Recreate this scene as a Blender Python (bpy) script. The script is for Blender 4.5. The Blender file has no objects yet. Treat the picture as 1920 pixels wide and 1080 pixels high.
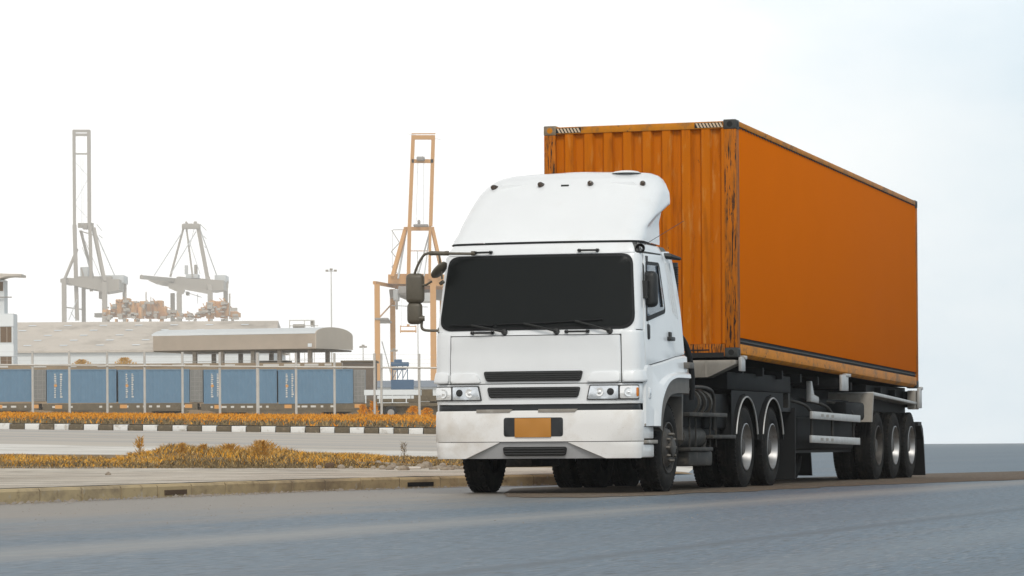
import bpy, bmesh, math, random
from math import sin, cos, pi, radians, sqrt, atan2, hypot
from mathutils import Vector, Matrix
random.seed(7)
S = bpy.context.scene
COL = S.collection
# ---------------------------------------------------------------- camera
FPX = 6636.4; CZ = 0.5327; PY = 835.4; ROLL = 0.0063
cam_d = bpy.data.cameras.new('camera'); cam = bpy.data.objects.new('camera', cam_d); COL.objects.link(cam)
cam.location = (0, 0, CZ); cam.rotation_euler = (pi/2, ROLL, 0)
cam_d.sensor_width = 36; cam_d.lens = FPX/1920*36; cam_d.shift_y = (PY-540)/1920
cam_d.clip_start = 0.5; cam_d.clip_end = 6000
S.camera = cam
# ---------------------------------------------------------------- world and sun
SUN_EL = radians(46); SUN_AZ = radians(171)      # azimuth of the direction TO the sun, from +Y towards +X
w = bpy.data.worlds.new('World'); S.world = w; w.use_nodes = True
nt = w.node_tree; nt.nodes.clear()
sky = nt.nodes.new('ShaderNodeTexSky'); sky.sky_type = 'NISHITA'; sky.sun_disc = False
sky.sun_elevation = SUN_EL; sky.sun_rotation = SUN_AZ; sky.air_density = 1.0; sky.dust_density = 4.0; sky.ozone_density = 1.0
# thin bright overcast: the clear sky mixed with a soft white cloud layer, thicker towards the left
tc = nt.nodes.new('ShaderNodeTexCoord')
nz = nt.nodes.new('ShaderNodeTexNoise'); nz.inputs['Scale'].default_value = 9; nz.inputs['Detail'].default_value = 6; nz.inputs['Roughness'].default_value = .55
mp = nt.nodes.new('ShaderNodeMapping'); mp.inputs['Scale'].default_value = (1, 1, 2.2)
nt.links.new(tc.outputs['Generated'], mp.inputs[0]); nt.links.new(mp.outputs[0], nz.inputs['Vector'])
sx = nt.nodes.new('ShaderNodeSeparateXYZ'); nt.links.new(tc.outputs['Generated'], sx.inputs[0])
m1 = nt.nodes.new('ShaderNodeMapRange'); m1.inputs[1].default_value = -0.02; m1.inputs[2].default_value = 0.15; m1.inputs[3].default_value = 0.0; m1.inputs[4].default_value = 0.62
nt.links.new(sx.outputs['X'], m1.inputs[0])
m2 = nt.nodes.new('ShaderNodeMath'); m2.operation = 'MULTIPLY_ADD'; nt.links.new(nz.outputs[0], m2.inputs[0]); m2.inputs[1].default_value = .9; m2.inputs[2].default_value = -.45
m3 = nt.nodes.new('ShaderNodeMath'); m3.operation = 'SUBTRACT'; m3.use_clamp = True; nt.links.new(m1.outputs[0], m3.inputs[0]); nt.links.new(m2.outputs[0], m3.inputs[1])
SKYK = 0.1
cl = nt.nodes.new('ShaderNodeMixRGB'); cl.inputs[1].default_value = (11.3, 11.2, 11.0, 1); cl.inputs[2].default_value = (5.4, 7.1, 8.3, 1)
nt.links.new(m3.outputs[0], cl.inputs[0])
mx = nt.nodes.new('ShaderNodeMixRGB'); mx.inputs[0].default_value = 0.88
nt.links.new(sky.outputs[0], mx.inputs[1]); nt.links.new(cl.outputs[0], mx.inputs[2])
# cloud deck brightest low down; overhead, out of view, dimmed to darken upward faces
ov = nt.nodes.new('ShaderNodeMapRange'); ov.inputs[1].default_value = .13; ov.inputs[2].default_value = .55; ov.inputs[3].default_value = 1.0; ov.inputs[4].default_value = .5
nt.links.new(sx.outputs['Z'], ov.inputs[0])
vs_ = nt.nodes.new('ShaderNodeVectorMath'); vs_.operation = 'SCALE'; nt.links.new(mx.outputs[0], vs_.inputs[0]); nt.links.new(ov.outputs[0], vs_.inputs[3])
bg = nt.nodes.new('ShaderNodeBackground'); bg.inputs['Strength'].default_value = SKYK
nt.links.new(vs_.outputs[0], bg.inputs[0])
wo = nt.nodes.new('ShaderNodeOutputWorld'); nt.links.new(bg.outputs[0], wo.inputs[0])
sd = bpy.data.lights.new('sun', 'SUN'); sd.energy = 1.25; sd.angle = radians(14); sd.color = (1.0, .95, .87)
sun = bpy.data.objects.new('sun', sd); COL.objects.link(sun)
dv = Vector((sin(SUN_AZ)*cos(SUN_EL), cos(SUN_AZ)*cos(SUN_EL), sin(SUN_EL)))
sun.rotation_euler = dv.to_track_quat('Z', 'Y').to_euler(); sun.location = (-20, -20, 40)
S.view_settings.view_transform = 'Standard'; S.view_settings.look = 'None'; S.view_settings.exposure = 0.36; S.view_settings.gamma = 1.0
S.cycles.volume_bounces = 1; S.cycles.max_bounces = 6; S.cycles.use_denoising = True

# ---------------------------------------------------------------- materials
def mat(name, col, rough=.6, metal=0., var=0., vscale=6., dirt=None, bump=0., bscale=40., coat=0., spec=.5, stretch=(1,1,1), alpha=None):
    """dirt = (colour, noise scale, threshold, softness, stretch)"""
    m = bpy.data.materials.new(name); m.use_nodes = True
    t = m.node_tree; b = t.nodes['Principled BSDF']; L = t.links.new
    b.inputs['Roughness'].default_value = rough; b.inputs['Metallic'].default_value = metal
    b.inputs['Coat Weight'].default_value = coat; b.inputs['Coat Roughness'].default_value = .08
    b.inputs['Specular IOR Level'].default_value = spec
    b.inputs['Base Color'].default_value = (*col, 1)
    c = None
    tcn = t.nodes.new('ShaderNodeTexCoord')
    def noise(sc, st=(1,1,1), det=5, ro=.6):
        mp = t.nodes.new('ShaderNodeMapping'); mp.inputs['Scale'].default_value = st; L(tcn.outputs['Object'], mp.inputs[0])
        n = t.nodes.new('ShaderNodeTexNoise'); n.inputs['Scale'].default_value = sc; n.inputs['Detail'].default_value = det; n.inputs['Roughness'].default_value = ro
        L(mp.outputs[0], n.inputs['Vector']); return n.outputs[0]
    if var:
        n = noise(vscale, stretch)
        r = t.nodes.new('ShaderNodeMapRange'); r.inputs[1].default_value = .3; r.inputs[2].default_value = .7; r.inputs[3].default_value = 1-var; r.inputs[4].default_value = 1+var
        L(n, r.inputs[0])
        v = t.nodes.new('ShaderNodeVectorMath'); v.operation = 'SCALE'; v.inputs[0].default_value = col; L(r.outputs[0], v.inputs[3]); c = v.outputs[0]
    for d in (dirt if isinstance(dirt, list) else [dirt] if dirt else []):
        dc, ds, th, so, st = d
        n = noise(ds, st, 8, .65)
        r = t.nodes.new('ShaderNodeMapRange'); r.inputs[1].default_value = th; r.inputs[2].default_value = th+so; L(n, r.inputs[0])
        x = t.nodes.new('ShaderNodeMixRGB'); L(r.outputs[0], x.inputs[0])
        if c: L(c, x.inputs[1])
        else: x.inputs[1].default_value = (*col, 1)
        x.inputs[2].default_value = (*dc, 1); c = x.outputs[0]
    if c: L(c, b.inputs['Base Color'])
    if bump:
        n = noise(bscale, (1,1,1), 4)
        bn = t.nodes.new('ShaderNodeBump'); bn.inputs['Strength'].default_value = 1; bn.inputs['Distance'].default_value = bump
        L(n, bn.inputs['Height']); L(bn.outputs[0], b.inputs['Normal'])
    return m
M = {}
M['white'] = mat('white_paint', (.80,.82,.83), .32, var=.03, vscale=1.5, dirt=[((.62,.59,.54), 1.3, .58, .5, (1,1,.5)), ((.38,.33,.27), 55, .66, .12, (1,1,1))], coat=.35)
M['white2'] = mat('bumper_white_paint', (.79,.78,.76), .34, var=.03, vscale=1.5, dirt=[((.55,.49,.41), 1.9, .5, .35, (1,1,1)), ((.34,.28,.22), 45, .64, .12, (1,1,1))], coat=.25)
M['seam'] = mat('dark_seam', (.05,.05,.05), .8)
M['shell'] = mat('cab_inner_shell', (.13,.13,.125), .8)
M['glass'] = mat('dark_tinted_glass', (.012,.014,.014), .25, spec=.10)
M['winglass'] = mat('side_window_glass', (.10,.13,.17), .06, spec=.8)
M['rubber'] = mat('black_rubber', (.009,.010,.011), .6, spec=.25)
M['plastic'] = mat('black_plastic', (.014,.015,.015), .5, var=.2, vscale=8)
M['mirrorp'] = mat('mirror_glare_plastic', (.10,.085,.06), .45, var=.15, vscale=8)  # brown veil of glare mixed into the left mirror's plastic colour
M['grill'] = mat('dark_grille', (.012,.013,.014), .45)
M['slat'] = mat('grille_slat', (.035,.036,.036), .45)
M['bandm'] = mat('dark_band', (.012,.015,.018), .4)
M['chrome'] = mat('chrome', (.75,.76,.78), .14, 1)
M['lens'] = mat('headlight_lens', (.66,.70,.74), .18, .5, var=.25, vscale=9)
M['lens2'] = mat('headlight_glass_bright', (.85,.86,.86), .12, .35)
M['amber'] = mat('amber_lens', (.62,.19,.015), .2)
M['chin'] = mat('chin_shaded_grey', (.40,.405,.41), .5, var=.05, vscale=3)  # white chin greyed: shade of its downward slope put into the colour
M['plate'] = mat('ochre_plate', (.48,.205,.028), .5, var=.02)
M['greyfender'] = mat('grey_fender', (.11,.10,.088), .6, var=.15, vscale=5)
M['tyre'] = mat('tyre_rubber', (.0075,.0075,.0075), .9, var=.3, vscale=7, dirt=((.04,.034,.026), 5, .5, .3, (1,1,1)), bump=.003, bscale=50, spec=.25)
M['rim'] = mat('steel_rim', (.31,.31,.31), .42, .8, var=.15, vscale=6, dirt=((.12,.09,.07), 6, .58, .2, (1,1,1)))
M['rimdark'] = mat('dusty_dark_rim', (.05,.045,.04), .6, .2, var=.3, vscale=9, dirt=((.11,.09,.07), 10, .52, .2, (1,1,1)))
M['bolt'] = mat('wheel_bolt', (.10,.092,.08), .5, .5)
M['chassis'] = mat('black_chassis', (.007,.008,.009), .7, var=.3, vscale=5, dirt=((.022,.02,.017), 4, .55, .25, (1,1,1)), spec=.2)
M['chassis2'] = mat('dusty_chassis', (.024,.022,.019), .7, var=.3, vscale=5, dirt=((.10,.085,.065), 5, .52, .25, (1,1,1)))
M['steelgrey'] = mat('weathered_pale_steel', (.30,.275,.24), .55, .1, var=.12, vscale=4, dirt=[((.16,.12,.085), 5, .55, .2, (1,1,.4)), ((.62,.60,.56), 3, .58, .2, (1,1,1))])
M['zinc'] = mat('galvanised_steel', (.46,.46,.45), .4, .35, var=.12, vscale=6, dirt=((.22,.16,.10), 9, .6, .12, (1,1,1)))
M['orange'] = mat('container_orange_plain', (.69,.150,.0), .95, var=.015, vscale=1.2, dirt=((.30,.07,.004), 30, .76, .05, (1,1,1)), spec=.03)
M['orangec'] = mat('container_orange_corrugated', (.53,.140,.001), .6, var=.07, vscale=3, stretch=(3,3,.3), dirt=[((.30,.075,.004), 4, .52, .22, (2.5,2.5,.3)), ((.58,.24,.05), 7, .56, .15, (1.5,1.5,.3)), ((.03,.022,.015), 16, .68, .02, (1.5,1.5,.5))], spec=.08)
M['orangepost'] = mat('container_post_orange_worn', (.48,.135,.006), .6, var=.12, vscale=5, dirt=[((.26,.09,.015), 6, .50, .12, (3,3,.4)), ((.018,.018,.017), 5, .555, .03, (8,8,.5)), ((.018,.018,.017), 14, .59, .02, (6,6,.5))], spec=.1)
M['orangerail'] = mat('container_rail_orange_worn', (.55,.20,.012), .55, var=.12, vscale=5, dirt=[((.28,.13,.04), 6, .5, .15, (1,.5,1)), ((.05,.04,.03), 12, .63, .04, (1,.6,1))], spec=.15)
M['casting'] = mat('corner_casting', (.045,.047,.045), .6, .3, var=.3, vscale=12, dirt=((.12,.10,.08), 14, .58, .1, (1,1,1)))
M['castingpale'] = mat('corner_casting_pale', (.25,.19,.12), .6, .2, var=.3, vscale=12, dirt=((.12,.10,.08), 14, .5, .2, (1,1,1)))
M['black'] = mat('black_gap', (.008,.008,.008), .8)
M['cream'] = mat('cream_stripe', (.62,.48,.33), .6)
M['markerlens'] = mat('marker_lamp_lens', (.05,.032,.02), .25)

def new_obj(name, me, m, parent=None, smooth=None):
    if m is not None: me.materials.append(m)
    o = bpy.data.objects.new(name, me); COL.objects.link(o)
    if smooth is not None:
        me.shade_smooth(); me.set_sharp_from_angle(angle=radians(smooth))
    if parent is not None: o.parent = parent
    return o
def empty(name, loc=(0,0,0), rot=(0,0,0), label=None, cat=None, group=None, parent=None):
    o = bpy.data.objects.new(name, None); COL.objects.link(o); o.location = loc; o.rotation_euler = rot; o.empty_display_size = .3
    tag(o, label, cat, group); 
    if parent: o.parent = parent
    return o
def tag(o, label=None, cat=None, group=None, kind=None):
    if label: o['label'] = label
    if cat: o['category'] = cat
    if group: o['group'] = group
    if kind: o['kind'] = kind
    return o
class MB:
    """collects simple solids and links them as one mesh"""
    def __init__(s): s.v = []; s.f = []
    def add(s, vs, fs):
        n = len(s.v); s.v += [tuple(p) for p in vs]; s.f += [tuple(i+n for i in f) for f in fs]; return s
    def box(s, x0, x1, y0, y1, z0, z1, mtx=None):
        vs = [Vector(p) for p in ((x0,y0,z0),(x1,y0,z0),(x1,y1,z0),(x0,y1,z0),(x0,y0,z1),(x1,y0,z1),(x1,y1,z1),(x0,y1,z1))]
        if mtx: vs = [mtx @ p for p in vs]
        return s.add(vs, [(3,2,1,0),(4,5,6,7),(0,1,5,4),(1,2,6,5),(2,3,7,6),(3,0,4,7)])
    def prism(s, prof, x0, x1, axis=0):
        """convex or simple profile of 2D points extruded along axis"""
        n = len(prof)
        def P(a, b, t): return (t,a,b) if axis == 0 else (a,t,b) if axis == 1 else (a,b,t)
        vs = [P(a,b,x0) for a,b in prof]+[P(a,b,x1) for a,b in prof]
        fs = [tuple(range(n))[::-1], tuple(range(n,2*n))]+[(i,(i+1)%n,(i+1)%n+n,i+n) for i in range(n)]
        return s.add(vs, fs)
    def beam(s, a, b, w, h=None):
        """square bar between two points"""
        a = Vector(a); b = Vector(b); h = h or w; d = (b-a)
        if d.length < 1e-6: return s
        d.normalize(); up = Vector((0,0,1)) if abs(d.z) < .95 else Vector((0,1,0))
        r = d.cross(up).normalized(); u = r.cross(d)
        vs = []
        for p in (a, b):
            for i, j in ((-1,-1),(1,-1),(1,1),(-1,1)): vs.append(p+r*(i*w/2)+u*(j*h/2))
        return s.add(vs, [(3,2,1,0),(4,5,6,7),(0,1,5,4),(1,2,6,5),(2,3,7,6),(3,0,4,7)])
    def tube(s, pts, r, n=10, caps=True):
        pts = [Vector(p) for p in pts]; rings = []; prev = None
        for i, p in enumerate(pts):
            d = (pts[min(i+1, len(pts)-1)]-pts[max(i-1, 0)]).normalized()
            if prev is None: u = d.orthogonal().normalized()
            else:
                u = (prev-d*prev.dot(d))
                u = u.normalized() if u.length > 1e-6 else d.orthogonal().normalized()
            prev = u; v = d.cross(u); rr = r[i] if isinstance(r, (list, tuple)) else r
            rings.append([p+u*(cos(2*pi*k/n)*rr)+v*(sin(2*pi*k/n)*rr) for k in range(n)])
        vs = [q for g in rings for q in g]; fs = []
        for i in range(len(rings)-1):
            for k in range(n): fs.append((i*n+k, i*n+(k+1)%n, (i+1)*n+(k+1)%n, (i+1)*n+k))
        if caps: fs += [tuple(range(n))[::-1], tuple(range((len(rings)-1)*n, len(rings)*n))]
        return s.add(vs, fs)
    def lathe(s, prof, c, axis, n=48, a0=0, a1=2*pi):
        """prof: (offset along axis, radius)"""
        ax = Vector(axis).normalized(); u = ax.orthogonal().normalized(); v = ax.cross(u); c = Vector(c)
        full = abs(a1-a0-2*pi) < 1e-6; k = n if full else n+1
        vs = []
        for i in range(k):
            a = a0+(a1-a0)*i/n; d = u*cos(a)+v*sin(a)
            for h, r in prof: vs.append(c+ax*h+d*r)
        m = len(prof); fs = []
        for i in range(n):
            j = (i+1) % k
            for q in range(m-1): fs.append((i*m+q, j*m+q, j*m+q+1, i*m+q+1))
        return s.add(vs, fs)
    def build(s, name, m, parent=None, smooth=None, bevel=0, seg=2):
        me = bpy.data.meshes.new(name); me.from_pydata(s.v, [], s.f)
        bm = bmesh.new(); bm.from_mesh(me); bmesh.ops.recalc_face_normals(bm, faces=bm.faces); 
        if bevel:
            bmesh.ops.remove_doubles(bm, verts=bm.verts, dist=1e-5)
            es = [e for e in bm.edges if len(e.link_faces) == 2 and e.calc_face_angle(0) > radians(35)]
            bmesh.ops.bevel(bm, geom=es, offset=bevel, segments=seg, profile=.5, affect='EDGES', clamp_overlap=True)
            smooth = smooth or 40
        bm.to_mesh(me); bm.free()
        return new_obj(name, me, m, parent, smooth)
def grid_mesh(name, rows, m, parent=None, smooth=40, closed=False, flip=False):
    n = len(rows[0]); vs = [tuple(p) for r in rows for p in r]; fs = []
    for i in range(len(rows)-1):
        for k in range(n if closed else n-1):
            q = (i*n+k, i*n+(k+1) % n, (i+1)*n+(k+1) % n, (i+1)*n+k)
            fs.append(q[::-1] if flip else q)
    me = bpy.data.meshes.new(name); me.from_pydata(vs, [], fs)
    return new_obj(name, me, m, parent, smooth)
def lerp(x, pts):
    if x <= pts[0][0]: return pts[0][1]
    for (a, b), (c, d) in zip(pts, pts[1:]):
        if x <= c: return b+(d-b)*(x-a)/(c-a)
    return pts[-1][1]
def at(px, py, D):
    """real position of something seen in direction (px, py), D metres away along the view"""
    dx = px-960; dy = py-PY
    return Vector(((dx-ROLL*dy)/FPX*D, D, CZ-(dy+ROLL*dx)/FPX*D))
def smooth_path(pts, k=6):
    pts = [Vector(p) for p in pts]; out = []
    P = [pts[0]]+pts+[pts[-1]]
    for i in range(1, len(P)-2):
        for j in range(k):
            t = j/k; a, b, c, d = P[i-1], P[i], P[i+1], P[i+2]
            out.append(.5*((2*b)+(c-a)*t+(2*a-5*b+4*c-d)*t*t+(3*b-a-3*c+d)*t**3))
    return out+[pts[-1]]
# ================================================================ ground
def hz(px): return PY-(px-960)*ROLL
# height table of the raised land on the left: distance -> (height far left, height near the road bend)
from mathutils import noise as mnoise
HT = [(30,.148,.148),(46,.15,.15),(52,.165,.155),(58,.27,.20),(66,.42,.31),(78,.63,.40),(100,.95,.66),(119.8,1.20,.93),(120.3,1.42,1.16),(140,1.72,1.46),(180,2.32,2.02),(230,2.7,2.35),(300,3.0,2.6),(1990,3.0,2.6)]
def land(x, y):
    q = x/y; a = lerp(y, [(h[0],h[1]) for h in HT]); b = lerp(y, [(h[0],h[2]) for h in HT])
    t = max(0, min(1.15, (q+.02)/(-.125))); z = b+(a-b)*t
    if y > 50:
        k = max(0, min(1, (.062-q)/.055)); k = k*k*(3-2*k); z = z*k - .05*(1-k)
    if 56.5 < y < 66.5:      # weed mound
        A = lerp(q*FPX+960, [(0,.04),(250,.05),(310,.17),(520,.17),(570,.10),(700,.09),(740,.02),(900,.02)])
        z += A*sin(pi*(y-56.5)/10)*(.7+.9*mnoise.noise(Vector((x*1.1, y*.5, 2))))
    return z
KERB = smooth_path([(-11.2,15,0),(-7.1,27.3,0),(-4.93,34.1,0),(-4.0,37.1,0),(-3.13,40,0),(-1.99,43.2,0),(-.62,45.75,0),(.45,47.1,0),(1.0,48.6,0),(1.15,51,0),(1.25,56,0)], 8)
def kerb_x(y):
    for a, b in zip(KERB, KERB[1:]):
        if a.y <= y <= b.y: return a.x+(b.x-a.x)*(y-a.y)/(b.y-a.y)
    return KERB[0].x if y < KERB[0].y else 1.25+(y-56)*.035
def gmat(name, base, layers, rough=.8, bump=.004, bs=30, spec=.5, glare_dirt=None, lines=()):
    """layers: (colour, scale, from, to, stretch, rotation) mixed over each other"""
    m = bpy.data.materials.new(name); m.use_nodes = True; t = m.node_tree; L = t.links.new; b = t.nodes['Principled BSDF']
    b.inputs['Roughness'].default_value = rough; b.inputs['Specular IOR Level'].default_value = spec
    g = t.nodes.new('ShaderNodeNewGeometry'); c = None
    for col, sc, f, e, st, rot in layers:
        r0 = t.nodes.new('ShaderNodeMapping'); r0.inputs['Rotation'].default_value = (0,0,rot); L(g.outputs['Position'], r0.inputs[0])
        mp = t.nodes.new('ShaderNodeMapping'); mp.inputs['Scale'].default_value = st; L(r0.outputs[0], mp.inputs[0])
        n = t.nodes.new('ShaderNodeTexNoise'); n.inputs['Scale'].default_value = sc; n.inputs['Detail'].default_value = 7; n.inputs['Roughness'].default_value = .62; L(mp.outputs[0], n.inputs['Vector'])
        r = t.nodes.new('ShaderNodeMapRange'); r.inputs[1].default_value = f; r.inputs[2].default_value = e; L(n.outputs[0], r.inputs[0])
        x = t.nodes.new('ShaderNodeMixRGB'); L(r.outputs[0], x.inputs[0])
        if c: L(c, x.inputs[1])
        else: x.inputs[1].default_value = (*base, 1)
        x.inputs[2].default_value = (*col, 1); c = x.outputs[0]
    for pc, wd, lc, st in lines:      # worn wheel tracks that run along the road
        sp = t.nodes.new('ShaderNodeVectorMath'); sp.operation = 'DOT_PRODUCT'; L(g.outputs['Position'], sp.inputs[0]); sp.inputs[1].default_value = (.952, -.305, 0)
        r0 = t.nodes.new('ShaderNodeMapping'); r0.inputs['Rotation'].default_value = (0,0,RD); L(g.outputs['Position'], r0.inputs[0]); mp = t.nodes.new('ShaderNodeMapping'); mp.inputs['Scale'].default_value = (1,.12,1); L(r0.outputs[0], mp.inputs[0])
        n = t.nodes.new('ShaderNodeTexNoise'); n.inputs['Scale'].default_value = 2.2; n.inputs['Detail'].default_value = 8; n.inputs['Roughness'].default_value = .75; L(mp.outputs[0], n.inputs['Vector'])
        a_ = t.nodes.new('ShaderNodeMath'); a_.operation = 'MULTIPLY_ADD'; L(n.outputs[0], a_.inputs[0]); a_.inputs[1].default_value = wd*1.6; L(sp.outputs['Value'], a_.inputs[2])
        c_ = t.nodes.new('ShaderNodeMath'); c_.operation = 'SUBTRACT'; L(a_.outputs[0], c_.inputs[0]); c_.inputs[1].default_value = pc+wd*.8
        d_ = t.nodes.new('ShaderNodeMath'); d_.operation = 'ABSOLUTE'; L(c_.outputs[0], d_.inputs[0])
        r = t.nodes.new('ShaderNodeMapRange'); r.inputs[1].default_value = wd; r.inputs[2].default_value = 0; r.inputs[3].default_value = 0; r.inputs[4].default_value = st; L(d_.outputs[0], r.inputs[0])
        x = t.nodes.new('ShaderNodeMixRGB'); L(r.outputs[0], x.inputs[0]); L(c, x.inputs[1]); x.inputs[2].default_value = (*lc,1); c = x.outputs[0]
    if glare_dirt:     # warm glare painted with dirt over the kerb side of the carriageway: colour, from, to across the road
        dc, d0, d1 = glare_dirt
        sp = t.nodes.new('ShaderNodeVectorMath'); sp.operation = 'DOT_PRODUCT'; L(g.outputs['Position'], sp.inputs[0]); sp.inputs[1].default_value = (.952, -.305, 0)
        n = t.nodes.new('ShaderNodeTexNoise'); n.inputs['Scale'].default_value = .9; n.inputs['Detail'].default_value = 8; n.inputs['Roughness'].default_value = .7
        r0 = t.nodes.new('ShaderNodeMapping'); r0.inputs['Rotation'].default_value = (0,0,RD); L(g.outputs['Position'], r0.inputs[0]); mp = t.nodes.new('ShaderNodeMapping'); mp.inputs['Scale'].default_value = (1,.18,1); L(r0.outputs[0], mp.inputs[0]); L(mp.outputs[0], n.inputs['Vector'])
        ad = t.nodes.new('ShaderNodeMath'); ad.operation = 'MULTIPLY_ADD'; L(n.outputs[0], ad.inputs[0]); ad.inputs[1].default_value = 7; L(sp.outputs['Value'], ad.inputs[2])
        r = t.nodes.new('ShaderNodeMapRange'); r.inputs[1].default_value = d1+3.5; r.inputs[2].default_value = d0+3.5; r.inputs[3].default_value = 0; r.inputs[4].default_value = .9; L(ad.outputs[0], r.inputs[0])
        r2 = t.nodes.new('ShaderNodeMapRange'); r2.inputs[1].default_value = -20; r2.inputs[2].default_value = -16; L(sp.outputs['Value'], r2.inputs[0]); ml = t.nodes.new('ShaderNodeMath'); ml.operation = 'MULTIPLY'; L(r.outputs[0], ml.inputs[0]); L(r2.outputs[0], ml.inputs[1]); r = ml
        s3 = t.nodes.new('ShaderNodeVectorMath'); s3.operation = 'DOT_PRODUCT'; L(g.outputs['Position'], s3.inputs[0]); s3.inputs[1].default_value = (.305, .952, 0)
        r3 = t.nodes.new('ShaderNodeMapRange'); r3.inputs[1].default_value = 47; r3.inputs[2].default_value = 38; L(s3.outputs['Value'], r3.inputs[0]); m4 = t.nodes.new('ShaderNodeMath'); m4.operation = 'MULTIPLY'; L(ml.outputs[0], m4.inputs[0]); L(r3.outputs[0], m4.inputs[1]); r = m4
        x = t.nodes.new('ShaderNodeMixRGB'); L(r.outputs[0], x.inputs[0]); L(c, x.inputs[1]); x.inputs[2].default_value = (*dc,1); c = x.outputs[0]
    L(c, b.inputs['Base Color'])
    n = t.nodes.new('ShaderNodeTexNoise'); n.inputs['Scale'].default_value = bs; n.inputs['Detail'].default_value = 3; L(g.outputs['Position'], n.inputs['Vector'])
    bn = t.nodes.new('ShaderNodeBump'); bn.inputs['Distance'].default_value = bump; L(n.outputs[0], bn.inputs['Height']); L(bn.outputs[0], b.inputs['Normal'])
    return m
RD = .32   # direction of the near road, rotates the streaks
M['asphalt'] = gmat('road_asphalt', (.052,.098,.142), [((.085,.14,.19), .30, .36, .7, (1,.12,1), RD), ((.17,.165,.155), .8, .56, .78, (1,.04,1), RD), ((.055,.08,.105), .6, .56, .76, (1,.04,1), RD), ((.022,.038,.052), 36, .50, .62, (1,.09,1), RD), ((.21,.23,.25), 42, .54, .66, (1,.09,1), RD)], .50, .005, 30, glare_dirt=((.21,.175,.135), -12.5, -8.9), lines=((-7.9,.75,(.24,.235,.22),.7),(-4.75,.16,(.03,.05,.07),.75),(-5.5,.5,(.05,.08,.11),.4),(-2.6,.35,(.05,.08,.11),.5),(-3.6,.5,(.16,.19,.21),.4)))
M['asphaltbrown'] = gmat('road_strip_brown', (.12,.088,.058), [((.11,.12,.13), 3.0, .56, .76, (1,.3,1), RD), ((.05,.042,.035), 14, .5, .66, (1,.6,1), RD), ((.26,.20,.14), 20, .56, .68, (1,.15,1), RD)], .85, .006, 40, .3)
M['gutter'] = gmat('dusty_gutter', (.255,.22,.185), [((.16,.165,.17), 1.5, .5, .7, (1,.25,1), RD), ((.33,.30,.26), 4, .55, .7, (1,.3,1), RD), ((.08,.065,.05), 12, .62, .7, (1,.5,1), RD)], .8, .005, 40, .3)
M['kerbm'] = gmat('kerb_concrete', (.47,.365,.21), [((.26,.20,.13), 2.0, .45, .7, (1,1,2), 0), ((.15,.10,.055), 7, .58, .78, (1,1,1.5), 0), ((.45,.42,.37), 5, .62, .75, (1,1,1), 0)], .85, .004, 30, .3)
M['pave'] = gmat('pavement_slab', (.58,.525,.44), [((.33,.28,.22), 1.2, .5, .7, (1,.35,1), -1.2), ((.62,.60,.56), 2.5, .56, .7, (1,.3,1), -1.2), ((.12,.09,.065), 5, .53, .60, (1,.10,1), -1.3), ((.25,.2,.15), 14, .55, .62, (1,.1,1), -1.45)], .85, .01, 12, .3)
M['concrete'] = gmat('pale_concrete', (.66,.63,.58), [((.42,.39,.34), .35, .45, .7, (1,1,1), 0), ((.68,.67,.65), .8, .6, .7, (1,1,1), 0), ((.25,.20,.14), 1.5, .66, .72, (1,.4,1), 0)], .85, .003, 20, .3)
M['farroad'] = gmat('far_road_asphalt', (.44,.40,.35), [((.50,.44,.36), .12, .45, .7, (1,.4,1), 1.5), ((.27,.275,.28), .2, .5, .7, (1,.15,1), 1.5), ((.18,.17,.16), .8, .6, .72, (.3,1,1), 0)], .7, .003, 20, .4)
M['soil'] = gmat('dry_soil', (.26,.185,.10), [((.16,.12,.08), .9, .45, .65, (1,1,1), 0), ((.36,.18,.04), 1.6, .55, .7, (1,1,1), 0), ((.40,.36,.30), 3, .62, .72, (1,1,1), 0)], .95, .01, 8, .2)
# the great flat sheet of road, out to the horizon
ys = [-60,0,20,30,36,42,50,60,80,120,200,400,800,1400,1990]; xs = [-880,-300,-60,-20,-8,0,8,20,60,300,880]
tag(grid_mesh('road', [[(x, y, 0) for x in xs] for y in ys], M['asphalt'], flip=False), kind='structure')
# brown strip the lorry stands beside, ragged edges
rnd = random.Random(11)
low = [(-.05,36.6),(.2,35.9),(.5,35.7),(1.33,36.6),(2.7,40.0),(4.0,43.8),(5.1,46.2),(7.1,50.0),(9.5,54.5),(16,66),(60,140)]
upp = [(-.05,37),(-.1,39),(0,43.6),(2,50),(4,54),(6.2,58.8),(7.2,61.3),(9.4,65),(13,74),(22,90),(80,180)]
def dense(pts, k=14):
    o = []
    for a, b in zip(pts, pts[1:]):
        for j in range(k): o.append((a[0]+(b[0]-a[0])*j/k, a[1]+(b[1]-a[1])*j/k))
    return o+[pts[-1]]
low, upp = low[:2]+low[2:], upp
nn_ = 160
def resamp(P, n):
    d = [0]
    for a, b in zip(P, P[1:]): d.append(d[-1]+hypot(b[0]-a[0], b[1]-a[1]))
    out = []
    for i in range(n+1):
        s_ = d[-1]*(i/n)**1.6; k = max(j for j in range(len(d)) if d[j] <= s_+1e-9); k = min(k, len(P)-2); t = (s_-d[k])/(d[k+1]-d[k]); out.append((P[k][0]+(P[k+1][0]-P[k][0])*t, P[k][1]+(P[k+1][1]-P[k][1])*t))
    return out
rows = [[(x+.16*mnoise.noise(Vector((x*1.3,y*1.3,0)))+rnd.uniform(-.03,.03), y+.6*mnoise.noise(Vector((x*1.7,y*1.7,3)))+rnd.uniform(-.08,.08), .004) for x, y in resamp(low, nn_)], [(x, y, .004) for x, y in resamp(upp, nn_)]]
tag(grid_mesh('road_brown_strip', rows, M['asphaltbrown'], flip=True), kind='structure')
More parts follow.
